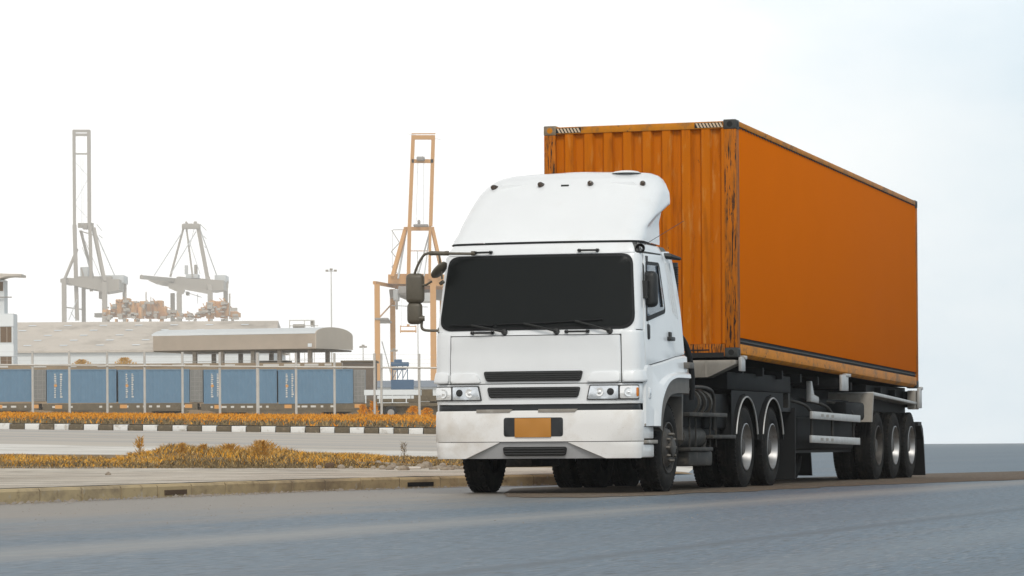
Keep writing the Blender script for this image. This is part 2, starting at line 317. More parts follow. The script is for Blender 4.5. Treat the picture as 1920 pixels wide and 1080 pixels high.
# raised land
def strip(name, y0f, y1f, m, nx=46, ny=8, dz=0., xl=None, rough=0.):
    rows = []
    for j in range(ny+1):
        row = []
        for i in range(nx+1):
            t = i/nx
            # fan out with distance; the right edge is the kerb or the hidden end of the land
            y0 = y0f if not callable(y0f) else y0f(t); y1 = y1f if not callable(y1f) else y1f(t)
            y = y0+(y1-y0)*j/ny
            xr = max(kerb_x(y)-.14, .072*y*min(1, max(0, (y-56)/10))) if y > 46 else kerb_x(y)-.14
            xa = -.19*y-6; x = xa+(xr-xa)*t
            row.append((x, y, land(x, y)+dz+(rnd.uniform(-rough, rough) if 0 < j < ny else 0)))
        rows.append(row)
    return tag(grid_mesh(name, rows, m, smooth=60), kind='structure')
strip('pavement', 15, 56, M['pave'], 60, 40)
strip('ground', 56, 67, M['soil'], 60, 12)
strip('apron', 67, 79, M['concrete'], 40, 6)
strip('far_road', 79, 119.8, M['farroad'], 40, 10)
strip('verge', 120.5, 180, M['soil'], 60, 14)
strip('yard', 180, 1980, M['concrete'], 50, 30)
M['kerbbed'] = mat('kerb_bedding_mortar', (.06,.05,.038), .9)
M['slotbrown'] = mat('drain_rust', (.09,.055,.03), .9)
# near kerb: single stones with joints, two with a drain slot
kp = KERB; dist = [0]
for a, b in zip(kp, kp[1:]): dist.append(dist[-1]+(b-a).length)
def kat(s):
    for i in range(len(dist)-1):
        if s <= dist[i+1]:
            t = (s-dist[i])/(dist[i+1]-dist[i]); return kp[i].lerp(kp[i+1], t), (kp[i+1]-kp[i]).normalized()
    return kp[-1], (kp[-1]-kp[-2]).normalized()
rows = []
for i in range(0, 121):
    p, d = kat(dist[-1]*i/120); nrm = Vector((d.y, -d.x, 0)); rows.append([p+nrm*a+Vector((0,0,z)) for a, z in ((-.012,-.02),(-.012,.12),(-.03,.133),(-.18,.133))])
tag(grid_mesh('kerb_bed', rows, M['kerbbed'], smooth=20, flip=False), kind='structure')
s = 1.0; kidx = 0
while s < dist[-1]-1.0:
    L_ = 1.0; mb = MB(); h = .145+rnd.uniform(-.004,.004); prof = [(0,-.05),(.0,h-.03),(-.02,h-.004),(-.05,h),(-.17,h),(-.17,-.05)]
    nseg = 4; rows = []
    for k in range(nseg+1):
        p, d = kat(s+.014+(L_-.028)*k/nseg); nrm = Vector((d.y, -d.x, 0)); j = rnd.uniform(-.004,.004)
        rows.append([p+nrm*(a+j)+Vector((0,0,z)) for a, z in prof])
    n = len(prof); vs = [v for r in rows for v in r]; fs = [tuple(range(n))[::-1], tuple(range(nseg*n, nseg*n+n))]
    for i in range(nseg):
        for k in range(n): fs.append((i*n+k, i*n+(k+1) % n, (i+1)*n+(k+1) % n, (i+1)*n+k))
    mb.add(vs, fs)
    p, d = kat(s+.5); drain = abs(p.y-37.9) < .5 or abs(p.y-44.6) < .5
    ko = mb.build('kerb_stone', M['kerbm'], smooth=30)
    tag(ko, 'one of the plain grey-brown kerb stones along the near pavement edge', 'kerb stone', 'kerb stones along the near pavement')
    if drain:
        ko['label'] = 'kerb stone with a wide brownish drain slot left of the lorry' if p.y < 41 else 'dark kerb stone with a black drain slot just left of the front tyre'
        del ko['group']
        nrm = Vector((d.y, -d.x, 0)); b = MB(); mt = Matrix.Translation(p+nrm*.004+Vector((0,0,.055))) @ Matrix.Rotation(atan2(d.y, d.x), 4, 'Z')
        b.box(-.32, .32, -.006, .012, -.03, .022, mt); b.build('drain_slot', M['slotbrown'] if p.y < 41 else M['black'], ko)
    s += L_; kidx += 1
# far kerb: black and white blocks
M['blockw'] = gmat('kerb_block_white', (.70,.69,.66), [((.40,.36,.30), 3, .55, .7, (1,1,1), 0)], .8, .004, 20, .3)
M['blockd'] = gmat('kerb_block_black', (.13,.105,.07), [((.17,.13,.085), 4, .5, .7, (1,1,1), 0), ((.30,.24,.16), 8, .6, .7, (1,1,1), 0)], .85, .004, 20, .3)
x = -20.5; i = 0
while x < 2.0:
    z = land(x+.25, 119.8)
    b = MB(); b.prism([(119.82+rnd.uniform(-.02,.02), z-.05),(119.84,z+.17),(119.87,z+.20),(120.55,z+.205),(120.55,z-.05)], x+.01, x+.485, axis=0)
    o = b.build('kerb_block', M['blockw'] if i % 2 == 0 else M['blockd'], bevel=.012)
    if i % 2 == 0: tag(o, 'one of the white painted kerb blocks along the far road', 'kerb block', 'white kerb blocks along the far road')
    else: tag(o, 'one of the black painted kerb blocks along the far road', 'kerb block', 'black kerb blocks along the far road')
    x += .5; i += 1

# ---- grass ---------------------------------------------------------------
def lm(name, cols):
    m = bpy.data.materials.new(name); m.use_nodes = True; t = m.node_tree; b = t.nodes['Principled BSDF']; b.inputs['Roughness'].default_value = .8; b.inputs['Specular IOR Level'].default_value = .15
    g = t.nodes.new('ShaderNodeNewGeometry'); r = t.nodes.new('ShaderNodeValToRGB'); t.links.new(g.outputs['Random Per Island'], r.inputs[0])
    e = r.color_ramp.elements; e[0].position = 0; e[0].color = (*cols[0],1); e[1].position = 1; e[1].color = (*cols[-1],1)
    for k, c in enumerate(cols[1:-1]): q = e.new((k+1)/(len(cols)-1)); q.color = (*c,1)
    t.links.new(r.outputs[0], b.inputs['Base Color']); return m
M['grass'] = lm('dry_orange_grass', [(.58,.28,.03),(.82,.38,.025),(.80,.42,.06),(.45,.32,.11),(.85,.56,.20)])
M['grassd'] = lm('brown_weed', [(.10,.08,.045),(.25,.18,.09),(.15,.12,.075),(.40,.29,.13)])
M['grasso'] = lm('orange_hedge', [(.62,.21,.008),(.80,.33,.02),(.55,.22,.02),(.82,.42,.07)])
def blades(name, pts, m, parent=None):
    """pts: x, y, z, height, width, lean, azimuth"""
    V = []; F = []
    for x, y, z, h, w_, ln, az in pts:
        n = len(V); a2 = rnd.uniform(-.9,.9); cx, sx_ = cos(a2)*w_/2, sin(a2)*w_/2
        lx, ly = cos(az)*ln*h, sin(az)*ln*h
        V += [(x-cx,y-sx_,z),(x+cx,y+sx_,z),(x+cx*.6+lx*.4,y+sx_*.6+ly*.4,z+h*.55),(x-cx*.6+lx*.4,y-sx_*.6+ly*.4,z+h*.55),(x+lx,y+ly,z+h)]
        F += [(n,n+1,n+2,n+3),(n+3,n+2,n+4)]
    me = bpy.data.meshes.new(name); me.from_pydata(V, [], F); return new_obj(name, me, m, parent)
from mathutils import noise as mnoise
def nz2(x, y, s, o=0): return mnoise.noise(Vector((x*s+o, y*s, o)))
# near weed belt between pavement and apron
pts = []; ptd = []
for _ in range(38000):
    y = 55.5+11.5*rnd.random()**1.15; px = rnd.uniform(-40, 890); x = (px-960)/FPX*y
    amp = lerp(px, [(-40,.85),(230,.8),(290,1.0),(330,1.25),(520,1.3),(560,1.0),(690,.9),(740,.55),(800,.5),(890,.55)])
    nn = nz2(x, y, .9)+.5*nz2(x, y, 2.7, 4)
    if px > 715 and nn < -.12: continue
    if nn < -.20: continue
    if px < 240 and y > 62.2+nn*2: continue
    h = (.03+.07*rnd.random()+.07*max(0, nn))*amp
    if y < 56.6: h *= .5
    dk = rnd.random() < lerp(y, [(55.5,.9),(57,.7),(58.5,.25),(64,.18)])+(.4 if nz2(x, y, 1.6, 9) > .12 else 0)+(.15 if 300 < px < 560 else 0)+(.5 if px > 730 else 0)
    (ptd if dk else pts).append((x, y, land(x, y)-.01, h, rnd.uniform(.010,.024), rnd.uniform(.2,1.6), rnd.uniform(0,6.28)))
tag(blades('dry_grass', pts, M['grass']), 'dry orange grass growing behind the near pavement', 'grass', kind='stuff')
tag(blades('brown_weeds', ptd, M['grassd']), 'low brown weeds along the back edge of the near pavement', 'weeds', kind='stuff')
# verge: low clipped band, orange on top, brown towards the kerb
pts = []; ptd = []
for _ in range(22000):
    y = rnd.uniform(120.8, 180); px = rnd.uniform(-40, 900); x = (px-960)/FPX*y; nn = nz2(x, y, .25)
    if y > 150 and nn < -.2 and rnd.random() < .6: continue
    h = rnd.uniform(.05,.16)+.1*max(0, nn)
    dk = rnd.random() < lerp(y, [(121,.95),(127,.75),(136,.3),(150,.05)])
    (ptd if dk else pts).append((x, y, land(x, y)-.01, h, rnd.uniform(.05,.10), rnd.uniform(.1,.8), rnd.uniform(0,6.28)))
tag(blades('verge_grass', pts, M['grasso']), 'orange grass band in front of the wire fence', 'grass', kind='stuff')
tag(blades('verge_weeds', ptd, M['grassd']), 'brown weeds behind the black and white kerb blocks', 'weeds', kind='stuff')
# clumps beyond the fence and single plants
def shrub(px, pyb, D, h, w_, n, mcol, label, cat='shrub', group=None, name='shrub', bl=(.03,.07), stem=True):
    p = at(px, pyb, D); root = empty(name, p, label=label, cat=cat, group=group)
    P = []
    for _ in range(n):
        a = rnd.uniform(0, 6.28); t = rnd.random()**.7; r = w_/2*sqrt(rnd.random())*(1-.8*t)*(1+.5*sin(a*3+px))+.01
        P.append((cos(a)*r, sin(a)*r, h*t*.92, h*rnd.uniform(.08,.2), rnd.uniform(*bl), rnd.uniform(.3,1.4), a))
    blades('foliage', P, mcol, root)
    if stem:
        b = MB(); b.tube([(0,0,-.03),(.01,0,h*.5),(0,.01,h*.95)], [.012*h*3,.008*h*3,.003], 5); b.build('stem', M['grassd'], root)
    return root
M['grasst'] = lm('orange_leaf', [(.60,.32,.06),(.66,.38,.10),(.45,.27,.08),(.70,.48,.20)])
shrub(262, 862, 62, .42, .24, 120, M['grasst'], 'tall orange weed standing above the dry grass on the left', name='tall_weed', cat='weed', bl=(.012,.03))
for px, py, h, w_, lab in ((342,860,.26,.16,'small orange weed tuft to the right of the tall orange weed'),(382,862,.27,.2,'rounded weed left of the wide orange bush'),(430,872,.36,.75,'wide orange bush on the left side of the weed mound'),(492,866,.36,.9,'wide orange bush at the top of the weed mound'),(400,878,.22,.5,'low brown bush at the foot of the weed mound')):
    shrub(px, py, 60.5, h, w_, int(240+500*w_), M['grassd'] if 'brown' in lab else M['grasst'], lab, bl=(.012,.03))
for px, py, h, w_, lab in ((757,862,.30,.12,'thin bare weed sticking up near the bumper'),(845,862,.26,.35,'wispy brown weed right beside the bumper')):
    shrub(px, py, 58.5, h, w_, 70, M['grassd'], lab, name='bare_weed', cat='weed', bl=(.006,.012))
for px, h, w_, lab in ((680,.62,.7,'orange bush at the foot of the fence by the train end'),(700,.8,.5,'taller orange bush behind the twin fence posts'),(775,.55,1.0,'orange bush in front of the flat trailer'),(800,.45,.9,'orange bush near the lorry bumper beyond the fence')):
    shrub(px, 781, 184, h, w_, 260, M['grasso'], lab, bl=(.04,.09))
# rubble beside the pavement
M['stone'] = gmat('rubble_stone', (.34,.29,.23), [((.16,.13,.10), 8, .5, .7, (1,1,1), 0)], .9, .006, 25, .2)
def rock(px, py, D, sx_, sy_, sz, label, name='stone', cat='stone', m=None, group=None, rz=None):
    p = at(px, py, D); p.z = land(p.x, p.y)+.0
    bm = bmesh.new(); bmesh.ops.create_icosphere(bm, subdivisions=2, radius=1)
    for v in bm.verts:
        k = 1+.22*mnoise.noise(v.co*2.1+Vector((px,0,0))); v.co = Vector((v.co.x*sx_/2*k, v.co.y*sy_/2*k, max(-.3, v.co.z)*sz*k))
    me = bpy.data.meshes.new(name); bm.to_mesh(me); bm.free(); o = new_obj(name, me, m or M['stone'], None, 25); o.location = p+Vector((0,0,sz*.2)); o.rotation_euler.z = rnd.uniform(0,3) if rz is None else rz
    return tag(o, label, cat, group)
def brickb(px, D, L_, W_, H_, label, name, cat, m, rz=.3):
    p = at(px, 870, D); b = MB(); b.box(-L_/2, L_/2, -W_/2, W_/2, 0, H_); o = b.build(name, m, bevel=.012); o.location = (p.x, p.y, land(p.x, p.y)); o.rotation_euler.z = rz; return tag(o, label, cat)
brickb(618, 55.6, .13, .11, .085, 'dark brown block standing at the foot of the orange grass', 'brick', 'brick', gmat('brick', (.13,.09,.06), [((.22,.17,.12),6,.5,.7,(1,1,1),0)], .9, .004, 20, .2), .2)
brickb(765, 55.0, .36, .5, .035, 'flat pale broken slab lying on the pavement near the bumper', 'broken_slab', 'slab', M['concrete'], .1)
for k, (px, py, a, lab) in enumerate(((598,874,.09,'small stone left of the brown block'),(640,875,.10,'stone right of the brown block'),(658,877,.06,'pebble to the right of the two stones by the brown block'),(700,870,.07,'small stone under the last orange grass tuft'),(203,897,.07,'small brown stone lying on the bare pavement on the left'),(737,866,.13,'rounded stone left of the flat broken slab'),(800,868,.16,'stone right of the flat broken slab'),(830,866,.13,'stone in the weeds just left of the front tyre'))):
    rock(px, py, 55.3 if k < 4 else (49.5 if k == 4 else 56), a*1.3, a, a*.55, lab)
for k in range(26):
    px = 705+rnd.uniform(0,165); a = rnd.uniform(.04,.13); rock(px, 868, rnd.uniform(53.5,58), a*1.5, a, a*.5, 'one of the many small rubble stones strewn on the pavement beside the lorry bumper', name='rubble_stone', group='rubble stones beside the bumper')
# gravel and litter of leaves along the gutter: uncountable
b = MB()
for _ in range(900):
    y = rnd.uniform(31.5, 47); q = abs(rnd.gauss(0, .28)); x = kerb_x(y)+.02+q; r = rnd.uniform(.004,.016)*(1 if rnd.random() < .9 else 1.8)
    b.add([(x-r,y-r,.008),(x+r,y-r*.6,.008),(x+r*.7,y+r,.008),(x-r*.5,y+r*.8,.008),(x,y,.008+r*1.1)], [(0,1,4),(1,2,4),(2,3,4),(3,0,4)])
for _ in range(500):
    y = 24+18*rnd.random(); x = rnd.uniform(-.16*y, .1*y); r = rnd.uniform(.002,.007)
    b.add([(x-r,y-r,.004),(x+r,y-r*.6,.004),(x+r*.7,y+r,.004),(x-r*.5,y+r*.8,.004),(x,y,.004+r*1.1)], [(0,1,4),(1,2,4),(2,3,4),(3,0,4)])
tag(b.build('gravel', M['gutter']), 'loose grit and leaf litter scattered along the kerb and road', 'gravel', kind='stuff')
# ================================================================ port in the background
def ground_at(px, D):
    x = (px-960)/FPX*D; return Vector((x, D, land(x, D)))
def K(D): return D/FPX     # metres per pixel at distance D
M['fence'] = mat('fence_steel', (.60,.575,.53), .5, .3, var=.1, vscale=2)
M['wire'] = mat('fence_wire', (.45,.43,.40), .6)
M['blue'] = mat('blue_container', (.105,.195,.285), .6, var=.06, vscale=1)
M['blued'] = mat('blue_container_door', (.21,.205,.19), .6, var=.15, vscale=2, dirt=((.25,.24,.22), 2, .6, .1, (1,1,1)))
M['brown'] = mat('brown_wagon', (.125,.095,.055), .7, var=.2, vscale=1.5)
M['brown2'] = mat('brown_panel', (.30,.22,.14), .8, var=.15, vscale=.8)
M['paleletter'] = mat('pale_lettering', (.60,.57,.52), .7)
M['orangelab'] = mat('orange_label', (.62,.30,.09), .7)
M['beige'] = mat('beige_sheet', (.42,.36,.29), .7, var=.05, vscale=.3)
M['roofbeige'] = mat('warehouse_roof', (.58,.52,.45), .7, var=.08, vscale=.15, dirt=((.26,.23,.19), .2, .5, .3, (1,1,1)))
M['skyl'] = mat('skylight_sheet', (.72,.76,.78), .5)
M['palewall'] = mat('pale_wall', (.68,.70,.70), .7, var=.04, vscale=.2)
M['canopyroof'] = mat('canopy_roof', (.62,.64,.64), .5, var=.03, vscale=.3)
M['canopyf'] = mat('canopy_fascia', (.40,.33,.26), .7, var=.08, vscale=.5)
M['canopye'] = mat('canopy_end', (.50,.43,.35), .7, var=.04, vscale=.5)
M['crane1'] = mat('hazed_grey_crane', (.35,.315,.27), .6)  # crane grey lightened so the colour carries part of the distant haze
M['crane1l'] = mat('pale_crane_paint', (.56,.58,.58), .6)
M['crane3'] = mat('orange_crane_paint', (.58,.30,.10), .6)
M['crane3g'] = mat('crane_grey_parts', (.30,.28,.26), .6)
M['rtg'] = mat('rusty_orange_machine', (.55,.29,.11), .7, var=.25, vscale=.15)
M['rtgg'] = mat('grey_machine_parts', (.40,.36,.31), .7)
M['bluem'] = mat('blue_machine_paint', (.07,.14,.24), .6)
M['winb'] = mat('brown_window', (.16,.10,.055), .4)
M['grt'] = mat('dark_tyre', (.02,.02,.02), .8)

# ---- fence: each post a thing? the panels and posts move as one fence -----
FD = 180
fe = empty('wire_fence', ground_at(400, FD), label='tall galvanised wire fence with a long top rail between the grass band and the train', cat='fence')
o0 = Vector(fe.location)
zr = lambda x: .5327-((684+ (x/K(FD)+960)*.0073-PY)+ROLL*(x/K(FD)))*K(FD)
pos = [-10,62,131,202,272,343,413,484,556,628,703,716,787,862]
for px in pos:
    x = (px-960)*K(FD); z0 = land(x, FD)-.1; zt = zr(x); r = .072 if px not in (484,) else .10
    b = MB(); b.tube([(x-o0.x,0,z0-o0.z),(x-o0.x,0,zt+.02-o0.z),(x-o0.x,-.02,zt+.72-o0.z)], r*.85, 8); b.build('fence_post', M['fence'], fe, 50)
for a, c_ in ((-60,703),(716,930)):
    xa, xb = (a-960)*K(FD), (c_-960)*K(FD); b = MB(); b.tube([(xa-o0.x,-.08,zr(xa)-o0.z),(xb-o0.x,-.08,zr(xb)-o0.z)], .045, 8); b.build('top_rail', M['fence'], fe, 50)
b = MB(); xa, xb = (-60-960)*K(FD), (930-960)*K(FD)
for k in range(3): b.beam((xa-o0.x,-.02,zr(xa)+.22+.22*k-o0.z),(xb-o0.x,-.02,zr(xb)+.22+.22*k-o0.z), .007)
n = 0; x = xa
lowz = lambda x: land(x, FD)+.05
while x < xb:      # wide diamond mesh
    b.beam((x-o0.x,-.03,lowz(x)-o0.z),(x+1.3-o0.x,-.03,zr(x+1.3)-o0.z), .0012); b.beam((x+1.3-o0.x,-.03,lowz(x+1.3)-o0.z),(x-o0.x,-.03,zr(x)-o0.z), .0012); x += .5
b.build('wire_mesh', M['wire'], fe)

# ---- train ---------------------------------------------------------------
TD = 295; k_ = K(TD)
def container20(px0, px1, pt, pb, label, end=None):
    a = at(px0, pb, TD); L_ = (px1-px0)*k_; H_ = (pb-pt)*k_
    c = empty('freight_container', (a.x, TD, a.z), label=label, cat='container', group='blue containers on the train')
    n = int(L_/.3); rows = [[], []]
    for i in range(n*2+1):
        x = .08+(L_-.16)*i/(2*n); yv = .03 if (i//1) % 4 in (0,3) else .065
        rows[0].append((x, yv, .12)); rows[1].append((x, yv, H_-.1))
    grid_mesh('side_wall', rows, M['blue'], c, None)
    b = MB(); b.box(0, L_, .12, 2.4, .1, H_-.02); b.build('container_box', M['blue'], c)
    b = MB(); b.box(0, L_, 0, .08, H_-.1, H_); b.box(0, L_, 0, .08, 0, .12); b.box(0, .1, 0, .08, .12, H_-.1); b.box(L_-.1, L_, 0, .08, .12, H_-.1); b.build('frame', M['blue'], c)
    b = MB(); rr_ = random.Random(px0)
    for j, xx in enumerate((.62, 1.1)):
        z = H_-.35
        while z > .55:
            hh = rr_.uniform(.06,.14); b.box(xx, xx+rr_.uniform(.10,.2), .0, .012, z-hh, z); z -= hh+.07
    if px0 > 60 or px0 < 0: b.build('lettering', M['paleletter'], c)
    if px0 > 60:
        b = MB(); b.lathe([(0,.13),(.02,0)], (.72, .0, H_*.52), (0,-1,0), 10); b.build('round_mark', M['orangelab'], c)
    if end:
        w_ = (end-px1)*k_; e = MB(); e.box(L_+.02, L_+w_, .25, 2.5, .05, H_-.03); eo = e.build('door_end', M['blued'], c)
        e = MB()
        for q in range(3): e.box(L_+.06+q*w_/3, L_+.1+q*w_/3, .2, .25, .1, H_-.1)
        for q in range(6): e.box(L_+.05, L_+w_-.05, .215, .25, .25+q*.37, .29+q*.37)
        e.build('lock_rod', M['crane3g'], eo)
    return c
container20(-72, 60, 693, 754, 'faded blue container at the far left end of the train, cut by the frame', 86)
container20(88, 218, 693, 756, 'blue container left of the middle gap, above two orange wagon labels')
container20(222, 355, 693, 756, 'blue container with a dark ribbed end on its right side', 380)
container20(382, 519, 693, 757, 'blue container directly under the middle of the canopy roof')
container20(522, 662, 693, 757, 'blue container at the right end of the train with its doors showing', 684)
def wagon(px0, px1, label):
    a = at(px0, 786, TD); L_ = (px1-px0)*k_; g0 = land(a.x, TD)-.1
    wg = empty('flat_wagon', (a.x, TD, g0), label=label, cat='wagon', group='flat wagons under the containers')
    top = at(px0, 757, TD).z-g0
    b = MB(); b.box(0, L_, .05, 2.5, top-.55, top-.02); b.prism([(.5,top-.55),(L_-.5,top-.55),(L_-2,top-.95),(2,top-.95)], .1, .25, axis=1); b.build('wagon_frame', M['brown'], wg)
    for x in (1.4, 3.1, L_-3.1, L_-1.4):
        q = empty('bogie_wheel', (x, .3, .42), parent=wg); b = MB(); b.lathe([(0,.0),(0,.42),(.12,.42),(.12,0)], (0,0,0), (0,1,0), 16); b.build('wheel_disc', M['grt'], q)
    b = MB(); b.box(.7, 3.8, .1, .3, .42, .75); b.box(L_-3.8, L_-.7, .1, .3, .42, .75); b.build('bogie_frame', M['brown'], wg)
    rr_ = random.Random(px0)
    b = MB(); x = .8
    while x < L_-1:
        if rr_.random() < .7: b.box(x, x+rr_.uniform(.15,.5), .02, .045, top-.36, top-.2)
        x += rr_.uniform(.5,.9)
    b.build('stencil_marks', M['paleletter'], wg)
    for x in (L_*.08, L_*.5, L_*.92):
        b = MB(); b.box(x, x+.6, .015, .04, top-.42, top-.12); b.build('wagon_label', M['orangelab'], wg)
    b = MB(); b.box(-.35, .0, 1.1, 1.5, top-.5, top-.25); b.build('coupling', M['brown'], wg)
wagon(-90, 72, 'brown flat wagon at the far left under the faded blue container')
wagon(80, 370, 'brown flat wagon under the two left blue containers'); wagon(377, 690, 'brown flat wagon under the two right blue containers')
# freight behind the train: long brown sheeted row seen above the containers
a = at(-90, 684, 308); b = MB(); z0 = land(a.x, 308); b.box(0, (640+90)*K(308), 0, 2.4, -.2, a.z-z0); 
rowo = b.build('goods_shed', M['brown2']); rowo.location = (a.x, 308, z0); tag(rowo, 'long low brown shed showing just above the blue containers', 'shed')
b = MB(); rr_ = random.Random(5); x = .5
while x < 34:
    b = MB(); b.box(x, x+rr_.uniform(.6,1.6), -.05, .0, a.z-z0-.28, a.z-z0-.10); x += rr_.uniform(1.5,3.5); b.build('pale_patch', M['paleletter'], rowo)

# ---- building on the left ------------------------------------------------
BD = 335; k_ = K(BD)
a = at(0, 700, BD); gz = land(a.x, BD); bl = empty('office_building', (a.x, BD, gz), label='white office building with a curved overhanging roof at the left edge', cat='building')
def zz(py, D=BD, px=0): return at(px, py, D).z-gz
b = MB(); b.box(-7, 25*k_, 0, 3, -.2, zz(588)); b.box(-7, 7*k_, .6, 3, zz(588), zz(524)); b.build('wall', M['palewall'], bl)
b = MB(); b.box(-7, 26*k_, -.08, .0, zz(612), zz(590)); b.box(-7, 26*k_, -.08, .0, zz(668), zz(646)); b.build('wall_band', mat('white_band', (.78,.80,.80), .7), bl)
for y0, y1 in ((642,613),(684,669)):
    wn = MB(); wn.box(1*k_, 22*k_, -.03, .02, zz(y0), zz(y1)); wo_ = wn.build('window', M['winb'], bl)
    f = MB(); f.box(13*k_, 14*k_, -.06, -.03, zz(y0), zz(y1)); f.build('window_frame', M['beige'], wo_)
wn = MB(); wn.box(-7, 5*k_, .55, .6, zz(545), zz(528)); wn.build('window', M['winb'], bl)
b = MB(); b.box(-6, 22*k_, .3, .4, zz(558), zz(556)); b.build('balcony_rail', M['crane3g'], bl)
pr = [(-7,zz(512)),(-7,zz(519)),(0,zz(523)),(12*k_,zz(519)),(22*k_,zz(518)),(43*k_,zz(519)),(43*k_,zz(514.5)),(20*k_,zz(514)),(0,zz(513))]
b = MB(); b.prism([(p[0], p[1]) for p in pr], -.6, 2.6, axis=1); b.build('roof', M['roofbeige'], bl)

# ---- warehouse -----------------------------------------------------------
WD = 430; k_ = K(WD); a = at(30, 690, WD); gz = land(a.x, WD); x1 = (508-30)*k_; xr0 = -6; 
wh = empty('warehouse', (a.x, WD, gz), label='long warehouse with a beige roof dotted with skylights behind the train', cat='warehouse')
ze = at(30, 658, WD).z-gz; zrid = at(30, 604.5, WD+14).z-gz
b = MB(); b.box(xr0, x1, 0, 28, -.3, ze-.05); b.build('wall', M['palewall'], wh)
b = MB(); b.add([(xr0,-.4,ze),(x1+.6,-.4,ze),(x1,14,zrid),(xr0,14,zrid),(xr0,28.4,ze),(x1+.6,28.4,ze),(xr0,-.4,ze-.25),(x1+.6,-.4,ze-.25)], [(0,1,2,3),(3,2,5,4),(1,5,2),(6,7,1,0)])
rf = b.build('roof', M['roofbeige'], wh)
sk = MB()
for r in range(5):
    yy = 1.8+r*2.5; t0 = yy/14
    for q in range(-1, 8):
        x = q*4.42+.6+r*.93
        if x < xr0 or x > x1-1.5: continue
        f = lambda t: ze+(zrid-ze)*((t+.4)/14.4)+.05
        sk.add([(x,yy,f(yy)),(x+.95,yy,f(yy)),(x+1.05,yy+.42,f(yy+.42)),(x+.1,yy+.42,f(yy+.42))], [(0,1,2,3)])
sk.build('skylight', M['skyl'], rf)
for px, h in ((153,.75),(233,.9)):
    shrub(px, 689, 330, h, 2.6 if px > 200 else 2.2, 420, M['grasst'], 'small orange tree top showing above the train on the left' if px < 200 else 'orange tree top beside the fence, right of the smaller one', cat='tree', name='small_tree', bl=(.06,.14))

# ---- canopy with barrel roof ---------------------------------------------
CD = 345; k_ = K(CD); a = at(287, 655, CD+5.5); cz0 = land(a.x, CD)
b_yaw = -.30
cp = empty('canopy', (a.x, CD+5.5, cz0), (0,0,b_yaw), 'long canopy with a rounded pale roof standing on columns behind the train', 'canopy')
zb_ = at(287, 655, CD).z-cz0; zf = at(287, 627, CD).z-cz0; zt = at(287, 612.5, CD).z-cz0
Lc, Wc = 17.1, 10.6
b = MB()
prof = [(0,zf+.02)]+[(Wc/2-Wc/2*cos(pi*t/14), zf+(zt-zf)*sin(pi*t/14)) for t in range(1,14)]+[(Wc,zf+.02)]
rows = [[(x, y, z) for y, z in prof] for x in (-.15, Lc)]; grid_mesh('roof', rows, M['canopyroof'], cp, 40)
b.box(0, Lc-.02, 0, .12, zb_, zf); b.build('fascia', M['canopyf'], cp)
b = MB(); b.prism([(0,zb_)]+prof+[(Wc,zb_+.1)], Lc-.02, Lc+.1, axis=0); b.build('end_gable', M['canopye'], cp)
b = MB(); b.box(0, Lc-.05, .15, Wc, zb_-.1, zb_+.06); b.build('soffit', M['brown'], cp)
b = MB(); b.box(Lc-.75, Lc-.35, -.06, -.01, zb_+.16, zb_+.5); b.build('lamp', M['skyl'], cp)
for x in (3.4, 6.3, 9.6, 12.4, 15.6):
    for y in (2.6, 7.6):
        b = MB(); b.box(x-.19, x+.19, y-.19, y+.19, -.2, zb_-.1); b.build('column', M['beige'], cp)
b = MB(); b.box(2.0, 16.4, 2.4, 8, 0, zb_-1.75); b.build('platform', M['brown2'], cp)
b = MB()
for z in (zb_-1.05, zb_-1.4): b.beam((2,2.4,z),(16,2.4,z), .05)
b.build('handrail', M['fence'], cp)
b = MB(); b.box(9.5, 12.6, 4.0, 5.5, zb_-1.8, zb_-1.05); b.build('counter', M['brown'], cp)

# ---- masts ---------------------------------------------------------------
def mast(px, pt, D, r, label, heads=3, span=14, thin=False):
    g = ground_at(px, D); top = at(px, pt, D).z-g.z; k_ = K(D)
    m = empty('light_mast', g, label=label, cat='light mast')
    b = MB(); b.tube([(0,0,-.2),(0,0,top)], [r, r*.55], 8); b.build('pole', M['fence'], m, 50)
    if heads:
        b = MB(); b.beam((-span*k_/2,0,top-.1),(span*k_/2,0,top-.1), 1.2*k_); b.beam((0,0,top-.1),(0,0,top+.9*k_*3), 1.2*k_); b.build('cross_arm', M['crane3g'], m)
        for i in range(heads):
            x = (-.5+i/(heads-1))*span*k_*.8; zq = top+(2.5*k_ if i == 1 else 0)
            b = MB(); b.box(x-2.6*k_, x+2.6*k_, -.2, .3, zq-2.2*k_, zq+1.2*k_); b.build('floodlight', M['crane1'], m)
mast(623, 507, 520, .13, 'tall floodlight mast rising behind the canopy', 3, 20)
mast(682, 650, 620, .16, 'short floodlight mast just left of the orange crane legs', 3, 11); mast(740, 657, 640, .16, 'short floodlight mast between the orange crane legs', 3, 10)
mast(785, 470, 430, .08, 'thin pale pole right of the hanging spreader', 0)

